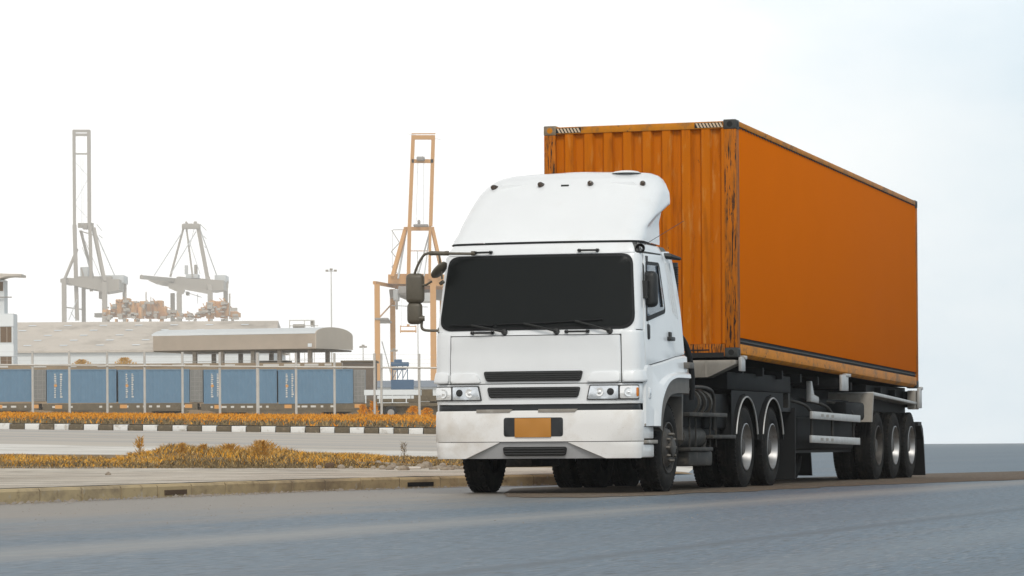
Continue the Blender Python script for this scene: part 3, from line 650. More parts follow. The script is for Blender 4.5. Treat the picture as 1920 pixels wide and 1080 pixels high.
# ---- yard things between train and lorry ---------------------------------
D = 345; k_ = K(D); a = at(643, 745, D); gz = land(a.x, D)
b = MB(); b.box(0, 60*k_, 0, 6, -.2, at(643,678,D).z-gz); o = b.build('store_building', mat('brown_store', (.13,.10,.075), .8, var=.15, vscale=.5)); o.location = (a.x, D, gz); tag(o, 'flat-roofed brown store building right of the canopy', 'building')
b = MB(); b.box(-.2, 60*k_+.2, -.2, 6.2, at(643,679,D).z-gz, at(643,676,D).z-gz); b.build('roof', M['brown'], o)
D = 385; k_ = K(D); a = at(683, 760, D); gz = land(a.x, D); z = lambda py: at(683, py, D).z-gz
lw = empty('low_shed', (a.x, D, gz), label='low shed with a grey-blue roof and white wall behind the flat trailer', cat='shed')
b = MB(); b.box(0, 150*k_, 0, 7, -.2, z(726)); b.build('wall', M['palewall'], lw)
b = MB(); b.prism([(-.3,z(727)),(-.3,z(725)),(3.5,z(713)),(7.3,z(725)),(7.3,z(727))], -.3, 150*k_+.3, axis=0); b.build('roof', mat('grey_blue_roof', (.22,.25,.29), .7, var=.1, vscale=.5), lw)
D = 360; k_ = K(D); a = at(733, 712, D); gz = land(a.x, D); z = lambda py: at(733, py, D).z-gz
mc = empty('yard_machine', (a.x, D, gz), label='small blue yard machine with open decks between the orange crane legs', cat='machine')
b = MB(); b.box(0, 42*k_, 0, 2.4, z(730), z(712)); b.box(3*k_, 28*k_, .3, 2, z(693), z(688)); b.box(0, 33*k_, .2, 2.2, z(686), z(679)); b.box(6*k_, 20*k_, .3, 2, z(679), z(674)); b.build('deck', M['bluem'], mc)
b = MB()
for x in (3, 12, 22, 31): b.beam((x*k_,.5,z(712)),(x*k_,.5,z(680)), 1.6*k_)
for x in (3, 12, 22): b.beam((x*k_,.5,z(710)),((x+9)*k_,.5,z(692)), 1.2*k_)
b.build('strut', M['bluem'], mc)
b = MB(); b.box(2, 36*k_, .4, 2, -.1, z(730)); b.build('base', M['crane3g'], mc)
D = 222; k_ = K(D); a = at(683, 785, D); gz = land(a.x, D)-.1; z = lambda py: at(683, py, D).z-gz
ft = empty('flatbed_trailer', (a.x, D, gz), label='flatbed trailer with a white deck edge and dark wheels behind the fence posts', cat='trailer')
b = MB(); b.box(0, 106*k_, 0, 2.4, z(741), z(731)); b.build('deck', M['palewall'], ft)
b = MB(); b.box(1*k_, 104*k_, .1, 2.2, z(754), z(748)); b.box(0, 150*k_, .1, 2.2, z(762), z(756)); b.box(4*k_, 150*k_, .5, 2, z(782), z(762)); b.build('frame', M['brown'], ft)
for x in (2, 28, 52, 78, 102):
    b = MB(); b.box(x*k_, (x+2)*k_, .02, .12, z(756), z(741)); b.build('stake', M['palewall'], ft)
for px in (733, 703):
    q = empty('wheel', ((px-683)*k_, -.05, z(774)), parent=ft); b = MB(); b.lathe([(0,0),(0,.33),(.03,.42),(.3,.42),(.3,0)], (0,0,0), (0,1,0), 20); b.build('tyre', M['grt'], q)
    b = MB(); b.lathe([(-.02,0),(-.01,.2),(.02,.24)], (0,0,0), (0,1,0), 16); b.build('rim', M['crane3g'], q)
D = 240; k_ = K(D); a = at(766, 785, D); gz = land(a.x, D); z = lambda py: at(766, py, D).z-gz
br = empty('wheel_rack', (a.x, D, gz), label='dark rack of axles and bogie parts beside the lorry bumper beyond the fence', cat='rack')
b = MB(); b.box(0, 66*k_, 0, 2, z(760), z(753)); b.box(40*k_, 66*k_, 0, 2, z(757), z(742)); b.box(10*k_, 45*k_, .1, 1.5, z(752), z(730)); b.build('frame', M['brown'], br)
for x in (8, 24, 40, 56):
    b = MB(); b.lathe([(0,0),(0,6.5*k_),(.2,6.5*k_),(.2,0)], (x*k_,0,z(769)), (0,1,0), 16); b.build('wheel_disc', M['grt'], br)
    b = MB(); b.lathe([(-.02,0),(-.02,3*k_),(.0,3.2*k_)], (x*k_,0,z(769)), (0,1,0), 12); b.build('hub', M['beige'], br)
# vehicle roof seen above the canopy: small container frame
D = 400; a = at(543, 615, D); k_ = K(D); gz = land(a.x, D)
fr = empty('roof_frame', (a.x, D, gz), label='open steel frame with dark plant inside showing above the canopy roof', cat='frame'); z = lambda py: at(543, py, D).z-gz
b = MB()
for x in (0, 28, 46): b.beam((x*k_,0,-.2),(x*k_,0,z(601)), 1.5*k_)
b.beam((-1*k_,0,z(601)),(47*k_,0,z(601)), 1.8*k_); b.beam((0,0,z(611)),(54*k_,0,z(611)), 1.5*k_); b.build('frame_bars', M['fence'], fr)
b = MB(); b.box(6*k_, 28*k_, .2, 1.5, z(614), z(608)); b.box(39*k_, 46*k_, .2, 1.5, z(612), z(602)); b.build('plant_unit', M['crane1'], fr)

# ---- ship-to-shore cranes ------------------------------------------------
def crane(D, label, legs, base_py, struts, cables, boxes, m, ml, extra=None, polys=()):
    g = ground_at(legs[0][0], D); k_ = K(D)
    c = empty('harbour_crane', g, label=label, cat='crane', group='ship-to-shore cranes at the quay')
    def P(px, py, d=0.):
        q = at(px, py, D); return Vector((q.x-g.x, d, q.z-g.z))
    for px, pt, d, w_ in legs:
        b = MB(); p = P(px, pt, d); b.beam((p.x, d, -.5), p, w_*k_, w_*k_*1.1); b.build('leg', m, c)
    for n, lst, mm in (('beam', struts, m), ('stay', cables, ml)):
        for (x0,y0,d0,x1,y1,d1,w_) in lst:
            b = MB(); b.beam(P(x0,y0,d0), P(x1,y1,d1), w_*k_); b.build(n, mm, c)
    for (x0,x1,y0,y1,d0,d1,nm,mm) in boxes:
        p = P(x0,y1,d0); q = P(x1,y0,d0); b = MB(); b.box(p.x, q.x, d0, d1, p.z, q.z); b.build(nm, mm, c, bevel=.15)
    for pts, d0, d1, nm, mm in polys:
        b = MB(); q = [P(x, y, 0) for x, y in pts]; b.prism([(v.x, v.z) for v in q], d0, d1, axis=1); b.build(nm, mm, c)
    if extra: extra(c, P, k_)
    return c
G, L1 = M['crane1'], M['crane1l']
D1 = 1750; k1 = K(D1)
crane(D1, 'tall grey crane with its boom raised, leftmost on the skyline',
 [(120,522,0,8),(143,530,30,7),(196,528,0,9),(221,515,30,7)], 604,
 [(135,242,8,136,420,8,5.5),(163,242,8,164,420,8,6.5),(136,420,8,141,600,8,7),(165,420,8,168,545,8,6),(133,243,8,165,243,8,5),(133,250,8,165,250,8,5),(135,286,8,165,286,8,3),
  (141,420,12,170,420,12,9),(143,430,12,170,438,12,2),(139,465,12,121,524,0,4),(146,430,12,166,520,20,4),(170,425,12,196,528,0,6),(116,526,0,150,528,20,7),
  (122,576,0,142,576,30,2),(140,522,12,205,522,12,11),(150,535,12,200,545,12,7),(147,500,12,152,520,12,3)],
 [(136,300,8,163,330,8,.8),(163,330,8,136,380,8,.8),(136,380,8,163,410,8,.8),(172,430,14,206,515,24,1.3),(150,440,12,182,515,14,1),(148,460,12,166,505,14,1),(176,418,12,186,430,12,1.6),(180,438,12,187,444,12,1.6),(186,462,12,190,470,12,1.6),(128,600,2,142,560,6,1.2),(142,600,2,130,585,6,1),(148,292,8,149,420,8,.6),(152,292,8,152,420,8,.6)],
 [(190,226,513,528,14,34,'machinery_house',L1),(140,205,516,528,10,22,'trolley_girder',G),(180,190,545,558,12,20,'cab',G),(150,160,418,427,10,16,'sheave_house',G),(145,160,498,516,12,18,'access_stair',L1),(168,186,584,592,20,26,'spreader',G)], G, L1, polys=[([(117,522),(122,520),(150,521),(222,523),(222,543),(205,546),(192,548),(178,542),(138,535),(128,531),(117,531)],4,26,'main_girder',G)])
D2 = 1780; k1 = K(D2)
crane(D2, 'smaller grey crane with its boom lowered, right of the tallest grey one',
 [(313,545,30,8),(336,548,0,9),(394,545,0,9),(414,520,30,8)], 604,
 [(341,424,10,318,518,4,3),(346,424,10,358,518,10,3.2),(368,424,10,386,520,10,7),(340,421,10,370,421,10,8),(345,417,10,348,415,10,6),(360,416,10,366,416,10,6),(386,520,10,394,548,0,8),
  (277,525,-30,330,524,10,7),(330,524,10,418,530,24,14),(300,531,0,392,548,0,7),(318,536,0,345,548,0,9),(276,521,-30,280,528,-30,4)],
 [(340,430,10,293,518,-10,1.3),(364,432,10,322,514,-4,1.3),(345,430,10,372,512,10,1.2),(361,425,10,350,470,10,.9),(370,424,12,400,515,24,1.4),(372,418,10,384,430,10,1.6),(378,440,10,384,446,10,1.6),(380,460,10,386,464,10,1.6),(341,545,10,375,556,10,1.2),(368,550,8,368,568,8,1)],
 [(345,368,512,520,10,20,'trolley_house',L1),(398,419,513,526,14,34,'machinery_house',L1),(342,348,495,512,12,14,'access_stair',L1),(360,366,494,512,12,14,'access_stair',G),(345,350,545,552,10,16,'cab',G),(338,372,418,427,8,13,'sheave_house',G)], G, L1, polys=[([(276,525),(300,521),(345,521),(418,525),(418,542),(398,545),(375,543),(335,534),(310,530),(285,529)],4,26,'main_girder',G)])
O, OG = M['crane3'], M['crane3g']
D3 = 820
def ex(c, P, k_):
    b = MB()
    pts = [(729,422),(744,446),(728,463),(742,480),(729,492),(740,505)]
    for p, q in zip(pts, pts[1:]): b.beam(P(*p,20), P(*q,20), 1.4*k_)
    b.beam(P(731,421,20), P(753,421,20), 1.2*k_); b.beam(P(731,421,20), P(730,515,20), .6*k_); b.build('stair_tower', OG, c)
    s = MB(); s.beam(P(749,620,4), P(780,620,4), 3.2*k_); s.beam(P(750,611,4), P(779,611,4), 1.4*k_)
    for x in (750, 779): s.beam(P(x,609,4), P(x,623,4), 1.6*k_)
    s.beam(P(762,609,4), P(767,609,4), 4*k_); s.build('spreader', O, c)
    s = MB()
    for x in (752, 777): s.beam(P(x,611,4), P(x,560,4), .4*k_)
    s.build('hoist_rope', L1, c)
crane(D3, 'orange crane with its boom raised behind the lorry mirror',
 [(707,533,0,10),(729,533,26,10),(812,535,0,11),(824,520,26,8)], 700,
 [(773,248,8,766,420,8,7),(811,248,8,806,420,8,7),(771,252,8,813,252,8,8),(770,297,8,811,297,8,7),(770,245,8,815,245,8,2),(766,420,8,764,520,8,7),(805,420,8,804,520,8,5),
  (754,423,12,812,423,12,7),(757,426,12,736,520,0,7),(809,426,12,826,500,6,6),(702,530,0,735,530,20,6),(732,516,12,828,516,12,14),(735,530,20,830,535,20,9),
  (707,600,0,729,560,26,2),(764,466,10,800,466,10,1.5)],
 [(758,430,12,745,520,6,3),(782,300,8,778,420,8,.8),(793,300,8,792,420,8,.8),(803,430,12,782,515,6,2.2),(804,430,12,794,515,6,2),(731,569,12,800,572,12,1.4),(762,245,8,825,256,8,.8),(716,640,0,728,700,20,1.5)],
 [(703,728,596,600,-1,24,'tie_platform',OG),(745,790,534,548,6,16,'machinery_house',OG),(780,795,290,297,5,9,'sheave_house',OG),(735,745,540,560,8,16,'cab',L1),(788,808,545,562,10,20,'cab',L1),(781,786,408,420,8,11,'sheave_house',OG),(740,744,560,578,6,8,'access_stair',OG),(774,802,418,422,4,8,'lamp_bar',OG)], O, L1, ex, polys=[([(725,511),(832,511),(832,533),(725,528)],9,18,'main_girder',O),([(724,536),(830,536),(826,556),(790,552),(760,556),(740,548),(726,552)],19,25,'trolley_gear',OG)])
# ---- orange port machines in front of the grey cranes --------------------
def portmachine(px0, px1, tops, label, D, masts=(), seed=1):
    g = ground_at(px0, D); k_ = K(D); rq = random.Random(seed)
    c = empty('bulk_unloader', g, label=label, cat='port machine', group='orange port machines')
    def P(px, py, d=0.): q = at(px, py, D); return (q.x-g.x, d, q.z-g.z)
    b = MB(); x = px0
    while x < px1-4:
        w_ = min(rq.uniform(6,15), px1-x); t = lerp(x+w_/2, tops)+rq.uniform(-3,5); p = P(x,594+rq.uniform(-3,3)); q = P(x+w_,t); d0 = rq.uniform(0,8); b.box(p[0], q[0], d0, d0+8, p[2], q[2]); x += w_*rq.uniform(.6,.95)
    b.build('hull_boxes', M['rtg'], c, bevel=.1)
    b = MB()
    for _ in range(int((px1-px0)*.35)):
        x = rq.uniform(px0, px1-8); t = lerp(x, tops); y = rq.uniform(t-1, 596); w_ = rq.uniform(3,12); h = rq.uniform(2,6); p = P(x,y+h,0); q = P(x+w_,y,0); d0 = rq.uniform(-2,-.3); b.box(p[0], q[0], d0, d0+3, p[2], q[2])
    b.build('deck_gear', M['rtgg'], c)
    b = MB()
    for _ in range(int((px1-px0)*.18)):
        x = rq.uniform(px0, px1-12); t = lerp(x, tops); b.beam(P(x,t-rq.uniform(-3,6),3), P(x+rq.uniform(5,14),t+rq.uniform(2,16),3), 1.4*k_)
    b.build('lattice_arm', M['rtg'], c)
    x = px0+2
    while x < px1-3:
        b = MB(); w_ = rq.uniform(5,10); p = P(x,0,0); q = P(x+w_,598,0); b.box(p[0], q[0], .5, 5, -.2, q[2]); b.build('leg', M['rtg'] if rq.random() < .6 else M['rtgg'], c); x += w_+rq.uniform(8,20)
    for mx_, t, w_ in masts:
        b = MB(); b.beam(P(mx_, 590, 2), P(mx_, t, 2), w_*k_); b.build('mast', M['rtgg'], c)
    return c
portmachine(192, 262, [(192,582),(205,572),(225,560),(245,562),(262,572)], 'orange and grey port machine under the tallest grey crane', 1500, ((235,547,2.5),), 2)
portmachine(250, 330, [(250,570),(285,560),(300,566),(312,580),(330,582)], 'orange port machine between the two grey cranes', 1530, ((273,547,2),(282,556,1.2)), 4)
portmachine(330, 447, [(330,586),(366,588),(378,574),(395,562),(430,566),(434,584),(447,590)], 'orange port machine with a square block at the foot of the lower grey crane', 1500, ((430,550,2.5),(392,560,2)), 9)

# ================================================================ the lorry
YAW = -0.2946; cY, sY = cos(YAW), sin(YAW)
TX = -(cY*11.0657 - sY*(-41.905)); TY = -(sY*11.0657 + cY*(-41.905))
def tworld(u, v, z=0): return Vector((TX + cY*u - sY*v, TY + sY*u + cY*v, z))
TR = empty('truck_tractor', (TX, TY, 0), (0, 0, YAW), 'white cab-over tractor unit with a roof deflector and black windscreen, pulling the orange container', 'truck')

# ---- analytic cab surface, s runs round the plan, z up -------------------
U0, HW0, RC, BOW, VREAR = .025, 1.17, .12, .10, -2.55
SF = HW0-RC; S1 = SF+RC*pi/2
FZ = [(.3,-4.70),(1.75,-4.70),(1.80,-4.69),(2.62,-4.50),(2.70,-4.47),(2.80,-4.40)]
VZ = [(.3,-2.55),(1.55,-2.55),(2.19,-2.70),(2.72,-2.98),(2.8,-3.05)]
HZ = [(.3,1.17),(1.5,1.17),(1.9,1.16),(2.62,1.125),(2.72,1.10),(2.80,1.04)]
def vstart(z): return lerp(z, FZ)+BOW+RC
def SV(v, z):
    a = vstart(z); return S1+(v-a)*(VREAR+4.47)/(lerp(z, VZ)-a)
def cabP(s, z, off=0.0):
    hw = lerp(z, HZ); F = lerp(z, FZ); a = abs(s); sg = 1 if s >= 0 else -1
    if a <= SF:
        t = a/SF; u = (hw-RC)*t; v = F+BOW*t*t; nu = .1*t; nv = -1
    elif a <= S1:
        th = (a-SF)/RC; u = hw-RC+RC*sin(th); v = F+BOW+RC*(1-cos(th)); nu = sin(th); nv = -cos(th)
    else:
        b = vstart(z); u = hw; v = b+(a-S1)*(lerp(z, VZ)-b)/(VREAR+4.47); nu = 1; nv = 0
    l = hypot(nu, nv); return (U0+sg*(u+off*nu/l), v+off*nv/l, z)
SC = sorted(set([round(x*.13, 4) for x in range(-7, 8)]+[sg*(SF+RC*pi/2*k/6) for k in range(7) for sg in (1,-1)]+[sg*(S1+.4*k) for k in range(1, 6) for sg in (1,-1)]))
ZC = [.39,.45,.5,.567,.75,.9,.98,1.1,1.25,1.4,1.5,1.6,1.75,1.8,1.9,2.0,2.1,2.2,2.3,2.4,2.5,2.62,2.7,2.75,2.8]
def clip(poly, ax, lo, hi):
    for sgn, lim in ((1, lo), (-1, -hi)):
        out = []
        for i in range(len(poly)):
            p, q = poly[i], poly[(i+1) % len(poly)]; a, b = sgn*p[ax]-lim, sgn*q[ax]-lim
            if a >= 0: out.append(p)
            if (a > 0 and b < 0) or (a < 0 and b > 0):
                t = a/(a-b); out.append(tuple(p[k]+(q[k]-p[k])*t for k in (0,1)))
        poly = out
        if len(poly) < 3: return []
    return poly
def rr(pts, r, n=5):
    """round the corners of a convex outline"""
    out = []
    for i in range(len(pts)):
        a = Vector(pts[i-1]); b = Vector(pts[i]); c = Vector(pts[(i+1) % len(pts)])
        rad = r[i] if isinstance(r, (list, tuple)) else r
        p = b+(a-b).normalized()*min(rad, (a-b).length/2); q = b+(c-b).normalized()*min(rad, (c-b).length/2)
        for k in range(n+1):
            t = k/n; x = p*(1-t)**2+b*(2*t*(1-t))+q*t*t; out.append((x.x, x.y))
    return out
def patch(name, poly, m, parent, off=.01, thick=.03, bevel=.004, surf=cabP, sc=SC, zc=ZC, smooth=35):
    offf = off if callable(off) else (lambda s, z: off)
    key = {}; V = []; Fs = []
    s0, s1 = min(p[0] for p in poly), max(p[0] for p in poly); z0, z1 = min(p[1] for p in poly), max(p[1] for p in poly)
    ss = [s0]+[x for x in sc if s0+.004 < x < s1-.004]+[s1]; zz = [z0]+[x for x in zc if z0+.004 < x < z1-.004]+[z1]
    for a, b in zip(ss, ss[1:]):
        pa = clip(poly, 0, a, b)
        if not pa: continue
        for c, d in zip(zz, zz[1:]):
            pc = clip(pa, 1, c, d)
            if len(pc) < 3: continue
            f = []
            for s, z in pc:
                k = (round(s, 4), round(z, 4))
                if k not in key: key[k] = len(V); V.append(k)
                if not f or f[-1] != key[k]: f.append(key[k])
            if f[0] == f[-1]: f.pop()
            if len(set(f)) >= 3: Fs.append(tuple(f))
    bm = bmesh.new(); bv = [bm.verts.new(surf(s, z, offf(s, z))) for s, z in V]
    for f in Fs:
        try: bm.faces.new([bv[i] for i in f])
        except ValueError: pass
    back = {}
    be = [e for e in bm.edges if len(e.link_faces) == 1]
    for e in be:
        f = e.link_faces[0]; vs = list(f.verts); i = vs.index(e.verts[0]); fwd = vs[(i+1) % len(vs)] == e.verts[1]
        a, b = (e.verts[0], e.verts[1]) if fwd else (e.verts[1], e.verts[0])
        for q in (a, b):
            if q not in back:
                s, z = V[bv.index(q)]; back[q] = bm.verts.new(surf(s, z, offf(s, z)-thick))
        bm.faces.new((b, a, back[a], back[b]))
    if bevel:
        es = [e for e in be if e.is_valid]
        bmesh.ops.bevel(bm, geom=es, offset=bevel, segments=2, profile=.5, affect='EDGES', clamp_overlap=True)
    me = bpy.data.meshes.new(name); bm.to_mesh(me); bm.free()
    return new_obj(name, me, m, parent, smooth)
def rect(s0, s1, z0, z1): return [(s0,z0),(s1,z0),(s1,z1),(s0,z1)]

# cab shell: dark inner body that shows in the seams, with rear wall and roof
def shell(off, z0, z1, name, m):
    rows = []; zs = [z0]+[z for z in ZC if z0 < z < z1]+[z1]
    SM = S1+VREAR+4.47; ss = [-SM]+[x for x in SC if abs(x) < SM-.01]+[SM]
    for z in zs: rows.append([cabP(s, z, off) for s in ss])
    n = len(ss); vs = [p for r in rows for p in r]; fs = []
    for i in range(len(rows)-1):
        for k in range(n):
            fs.append((i*n+k, i*n+(k+1) % n, (i+1)*n+(k+1) % n, (i+1)*n+k))
    fs.append(tuple(range(n))[::-1]); fs.append(tuple(range((len(rows)-1)*n, len(rows)*n)))
    me = bpy.data.meshes.new(name); me.from_pydata(vs, [], fs); return new_obj(name, me, m, TR, 35)
body = shell(-.022, 1.08, 2.765, 'cab_body', M['shell'])
lowbody = MB(); lowbody.box(-1.0, 1.05, -4.5, -4.1, .5, 1.07); lowbody.box(-.55, .6, -4.1, -2.6, .62, 1.07)
lowbody.build('engine_frame', M['chassis'], TR, bevel=.02)
# windscreen and its rubber
ws = rr([(-1.135,1.80),(1.135,1.80),(1.10,2.635),(-1.10,2.635)], [.17,.17,.12,.12], 7)
ws2 = rr([(-1.105,1.835),(1.105,1.835),(1.072,2.605),(-1.072,2.605)], [.15,.15,.10,.10], 7)
patch('windscreen_surround', rect(-1.15, 1.15, 1.785, 2.65), M['white'], TR, -.004, .015, .002)
frame = patch('windscreen_seal', ws, M['rubber'], TR, .006, .03, .003)
patch('windscreen', ws2, M['glass'], TR, .013, .02, .002)
# pillars, header and corner panels (white skin)
hdr = rect(-1.13, 1.13, 2.64, 2.76)
patch('cab_header', hdr, M['white'], TR, .004, .03, .006)
for sg in (-1, 1):
    def q(pts): return pts if sg > 0 else [(-a, b) for a, b in pts][::-1]
    patch('corner_pillar', q([(1.13,1.795),(SV(-4.36,1.795),1.795),(SV(-4.24,2.64),2.64),(1.095,2.64)]), M['white'], TR, .0, .03, .004)
    # corner panel beside the front flap, wraps on to the side
    cp = patch('corner_panel', q([(.985,1.215),(SV(-4.34,1.215),1.215),(SV(-4.34,1.785),1.785),(.985,1.785)]), M['white'], TR, .006, .03, .007)
    patch('corner_bulge', q(rr([(.995,1.222),(SV(-4.36,1.222),1.222),(SV(-4.36,1.355),1.355),(.995,1.335)], .03, 3)), M['white'], TR, lambda s, z: .012+.028*min(1, (1.36-z)/.05), .03, .008)
    # door
    d = patch('door', q([(SV(-4.33,1.40),1.40),(SV(-3.0,1.53),1.53),(SV(-3.36,2.655),2.655),(SV(-4.22,2.64),2.64)]), M['white'], TR, .010, .03, .006)
    wq = rr([(SV(-4.27,1.885),1.885),(SV(-3.40,2.01),2.01),(SV(-3.58,2.565),2.565),(SV(-4.17,2.555),2.555)], [.03,.07,.07,.05], 4)
    wf = patch('window_seal', q(wq), M['rubber'], d, .016, .02, .002)
    wq2 = rr([(SV(-4.24,1.945),1.945),(SV(-3.46,2.05),2.05),(SV(-3.63,2.525),2.525),(SV(-4.14,2.515),2.515)], [.03,.06,.06,.04], 4)
    patch('window', q(wq2), M['winglass'], d, .021, .015, .001)
    b = MB(); zc_ = 2.3
    b.beam(cabP(sg*SV(-3.60,2.07), 2.07, .026), cabP(sg*SV(-3.72,2.52), 2.52, .026), .022); b.build('window_divider', M['rubber'], d)
    # handle
    h = MB(); p = Vector(cabP(sg*SV(-3.26,1.72), 1.72, .0))
    h.box(p.x-.02, p.x+.055*sg if sg>0 else p.x+.02, p.y-.10, p.y+.10, 1.70, 1.745) if sg>0 else h.box(p.x-.055, p.x+.02, p.y-.10, p.y+.10, 1.70, 1.745)
    h.box(p.x-.02, p.x+.035, p.y-.045, p.y+.03, 1.73, 1.80) if sg>0 else h.box(p.x-.035, p.x+.02, p.y-.045, p.y+.03, 1.73, 1.80)
    h.build('door_handle', M['plastic'], d, bevel=.01)
    # rear quarter of the cab behind the door, ribbed
    patch('rear_quarter_panel', q([(SV(-2.985,1.53),1.53),(SV(-2.56,1.56),1.56),(SV(-2.99,2.72),2.72),(SV(-3.345,2.70),2.70)]), M['white'], TR, .004, .03, .008)
    g = MB()
    for k in range(3):
        a = Vector(cabP(sg*SV(-3.02+.09*k,2.0), 2.02-.03*k, .004)); c = Vector(cabP(sg*SV(-3.26+.08*k,2.6), 2.58, .004)); g.tube([a, c], .012, 8)
    g.build('panel_rib', M['white'], TR, 60)
    patch('door_header', q([(SV(-4.24,2.665),2.665),(SV(-3.35,2.675),2.675),(SV(-3.35,2.76),2.76),(SV(-4.18,2.76),2.76)]), M['white'], TR, .002, .03, .004)
    # lower side: belt panel, wheel arch and liner
    A = [(-4.43,.74),(-4.43,.95),(-4.43,1.15),(-4.40,1.392),(-4.1,1.412),(-3.75,1.444),(-3.4,1.48),(-3.0,1.522),(-2.56,1.55)]
    B = [(-3.955,.74),(-3.93,.87),(-3.87,1.0),(-3.77,1.10),(-3.63,1.19),(-3.46,1.25),(-3.2,1.285),(-2.9,1.29),(-2.56,1.29)]
    C = [(-3.80,.68),(-3.79,.78),(-3.74,.88),(-3.66,.97),(-3.55,1.04),(-3.42,1.085),(-3.2,1.11),(-2.9,1.115),(-2.58,1.115)]
    U = U0+sg*1.17; rows = []
    rows = [[(U, a, b) for a, b in A], [(U+sg*.03, a+(c-a)*.05, b+(d_-b)*.06-.004) for (a, b), (c, d_) in zip(A, B)],
            [(U+sg*.035, a+(c-a)*.72, b+(d_-b)*.72) for (a, b), (c, d_) in zip(A, B)], [(U+sg*.075, a+(c-a)*.84, b+(d_-b)*.84) for (a, b), (c, d_) in zip(A, B)],
            [(U+sg*.08, c, d_) for c, d_ in B], [(U+sg*.05, c+.01, d_-.012) for c, d_ in B], [(U-sg*.1, c+.01, d_-.012) for c, d_ in B]]
    rows = [smooth_path(r, 3) for r in rows]
    fa = grid_mesh('wheel_arch', rows, M['white'], TR, 32, flip=(sg > 0))
    rows = [[(U+sg*.055, c+.004, d_-.006) for c, d_ in B], [(U+sg*.06, a, b) for a, b in C], [(U-sg*.45, a, b) for a, b in C]]
    grid_mesh('arch_liner', [smooth_path(r, 3) for r in rows], M['greyfender'], fa, 32, flip=(sg > 0))
    # footwell step below the arch
    st = MB(); x0, x1 = sorted((U+sg*.0, U-sg*.35))
    st.box(x0, x1, -4.45, -3.97, .60, .735); st.build('step_panel', M['white2'], TR, bevel=.015)
    st = MB(); st.box(x0, x1, -4.46, -3.95, .392, .54); st.build('bumper_end', M['white2'], TR, bevel=.02)
    if True: st = MB(); st.box(*sorted((U+sg*.0, U-sg*.3)), -4.47, -4.40, .735, .915); st.build('bumper_corner', M['white2'], TR, bevel=.01)
    st = MB(); x0, x1 = sorted((U+sg*.03, U-sg*.3)); st.box(x0, x1, -4.40, -3.90, .545, .585); st.box(x0, x1, -4.42, -3.99, .74, .765)
    st.build('step_tread', M['steelgrey'], TR, bevel=.006)
    # rear steel mud guard of the front wheel and door step
    g = MB(); x0, x1 = sorted((U-sg*.02, U-sg*.4)); g.box(x0, x1, -2.60, -2.55, .58, 1.16); g.box(x0, x1, -2.95, -2.55, 1.13, 1.16)
    g.build('mud_guard', M['greyfender'], TR, bevel=.01)
    g = MB(); g.box(min(U+sg*.1, U-sg*.3), max(U+sg*.1, U-sg*.3), -2.72, -2.48, 1.40, 1.47); g.build('cab_rear_step', M['greyfender'], TR, bevel=.01)
# front flap (two panels: flap above, grille strip below)
patch('front_panel', rr(rect(-.972, .972, 1.215, 1.735), .015, 2), M['white'], TR, lambda s, z: .008+.012*max(0, (z-1.69)/.045), .03, .008)
patch('cowl_panel', rect(-1.0, 1.0, 1.745, 1.795), M['white'], TR, .0, .02, .004)
for sg in (-1, 1):
    pts = [(.60,1.225),(.965,1.225),(.965,1.335),(.66,1.325)]
    pts = pts if sg > 0 else [(-a, b) for a, b in pts][::-1]
    patch('panel_bulge', rr(pts, .03, 3), M['white'], TR, lambda s, z: .012+.028*min(1, (1.35-z)/.05), .03, .008)
patch('grille_panel', rect(-SV(-4.42,1.1), SV(-4.42,1.1), .985, 1.205), M['white'], TR, .004, .03, .008)
def grille(poly, z0, z1, s0, s1, n, m=M['grill'], off=.022, parent=TR, name='grille'):
    g = patch(name, rr(poly, .03, 4), m, parent, off, .02, .004)
    b = MB()
    for k in range(n):
        z = z0+(z1-z0)*(k+.5)/n; h = (z1-z0)/n*.3
        P = []
        for i in range(9):
            s = s0+(s1-s0)*i/8; P.append(cabP(s, z, off+.006))
        b.tube(P, h, 6)
    b.build('grille_slat', M['slat'], g, 50); return g
grille([(-.54,1.235),(.535,1.235),(.565,1.348),(-.575,1.348)], 1.245, 1.34, -.54, .53, 4, off=.026)
grille([(-.505,1.055),(.505,1.055),(.535,1.172),(-.535,1.172)], 1.062, 1.165, -.50, .50, 4)
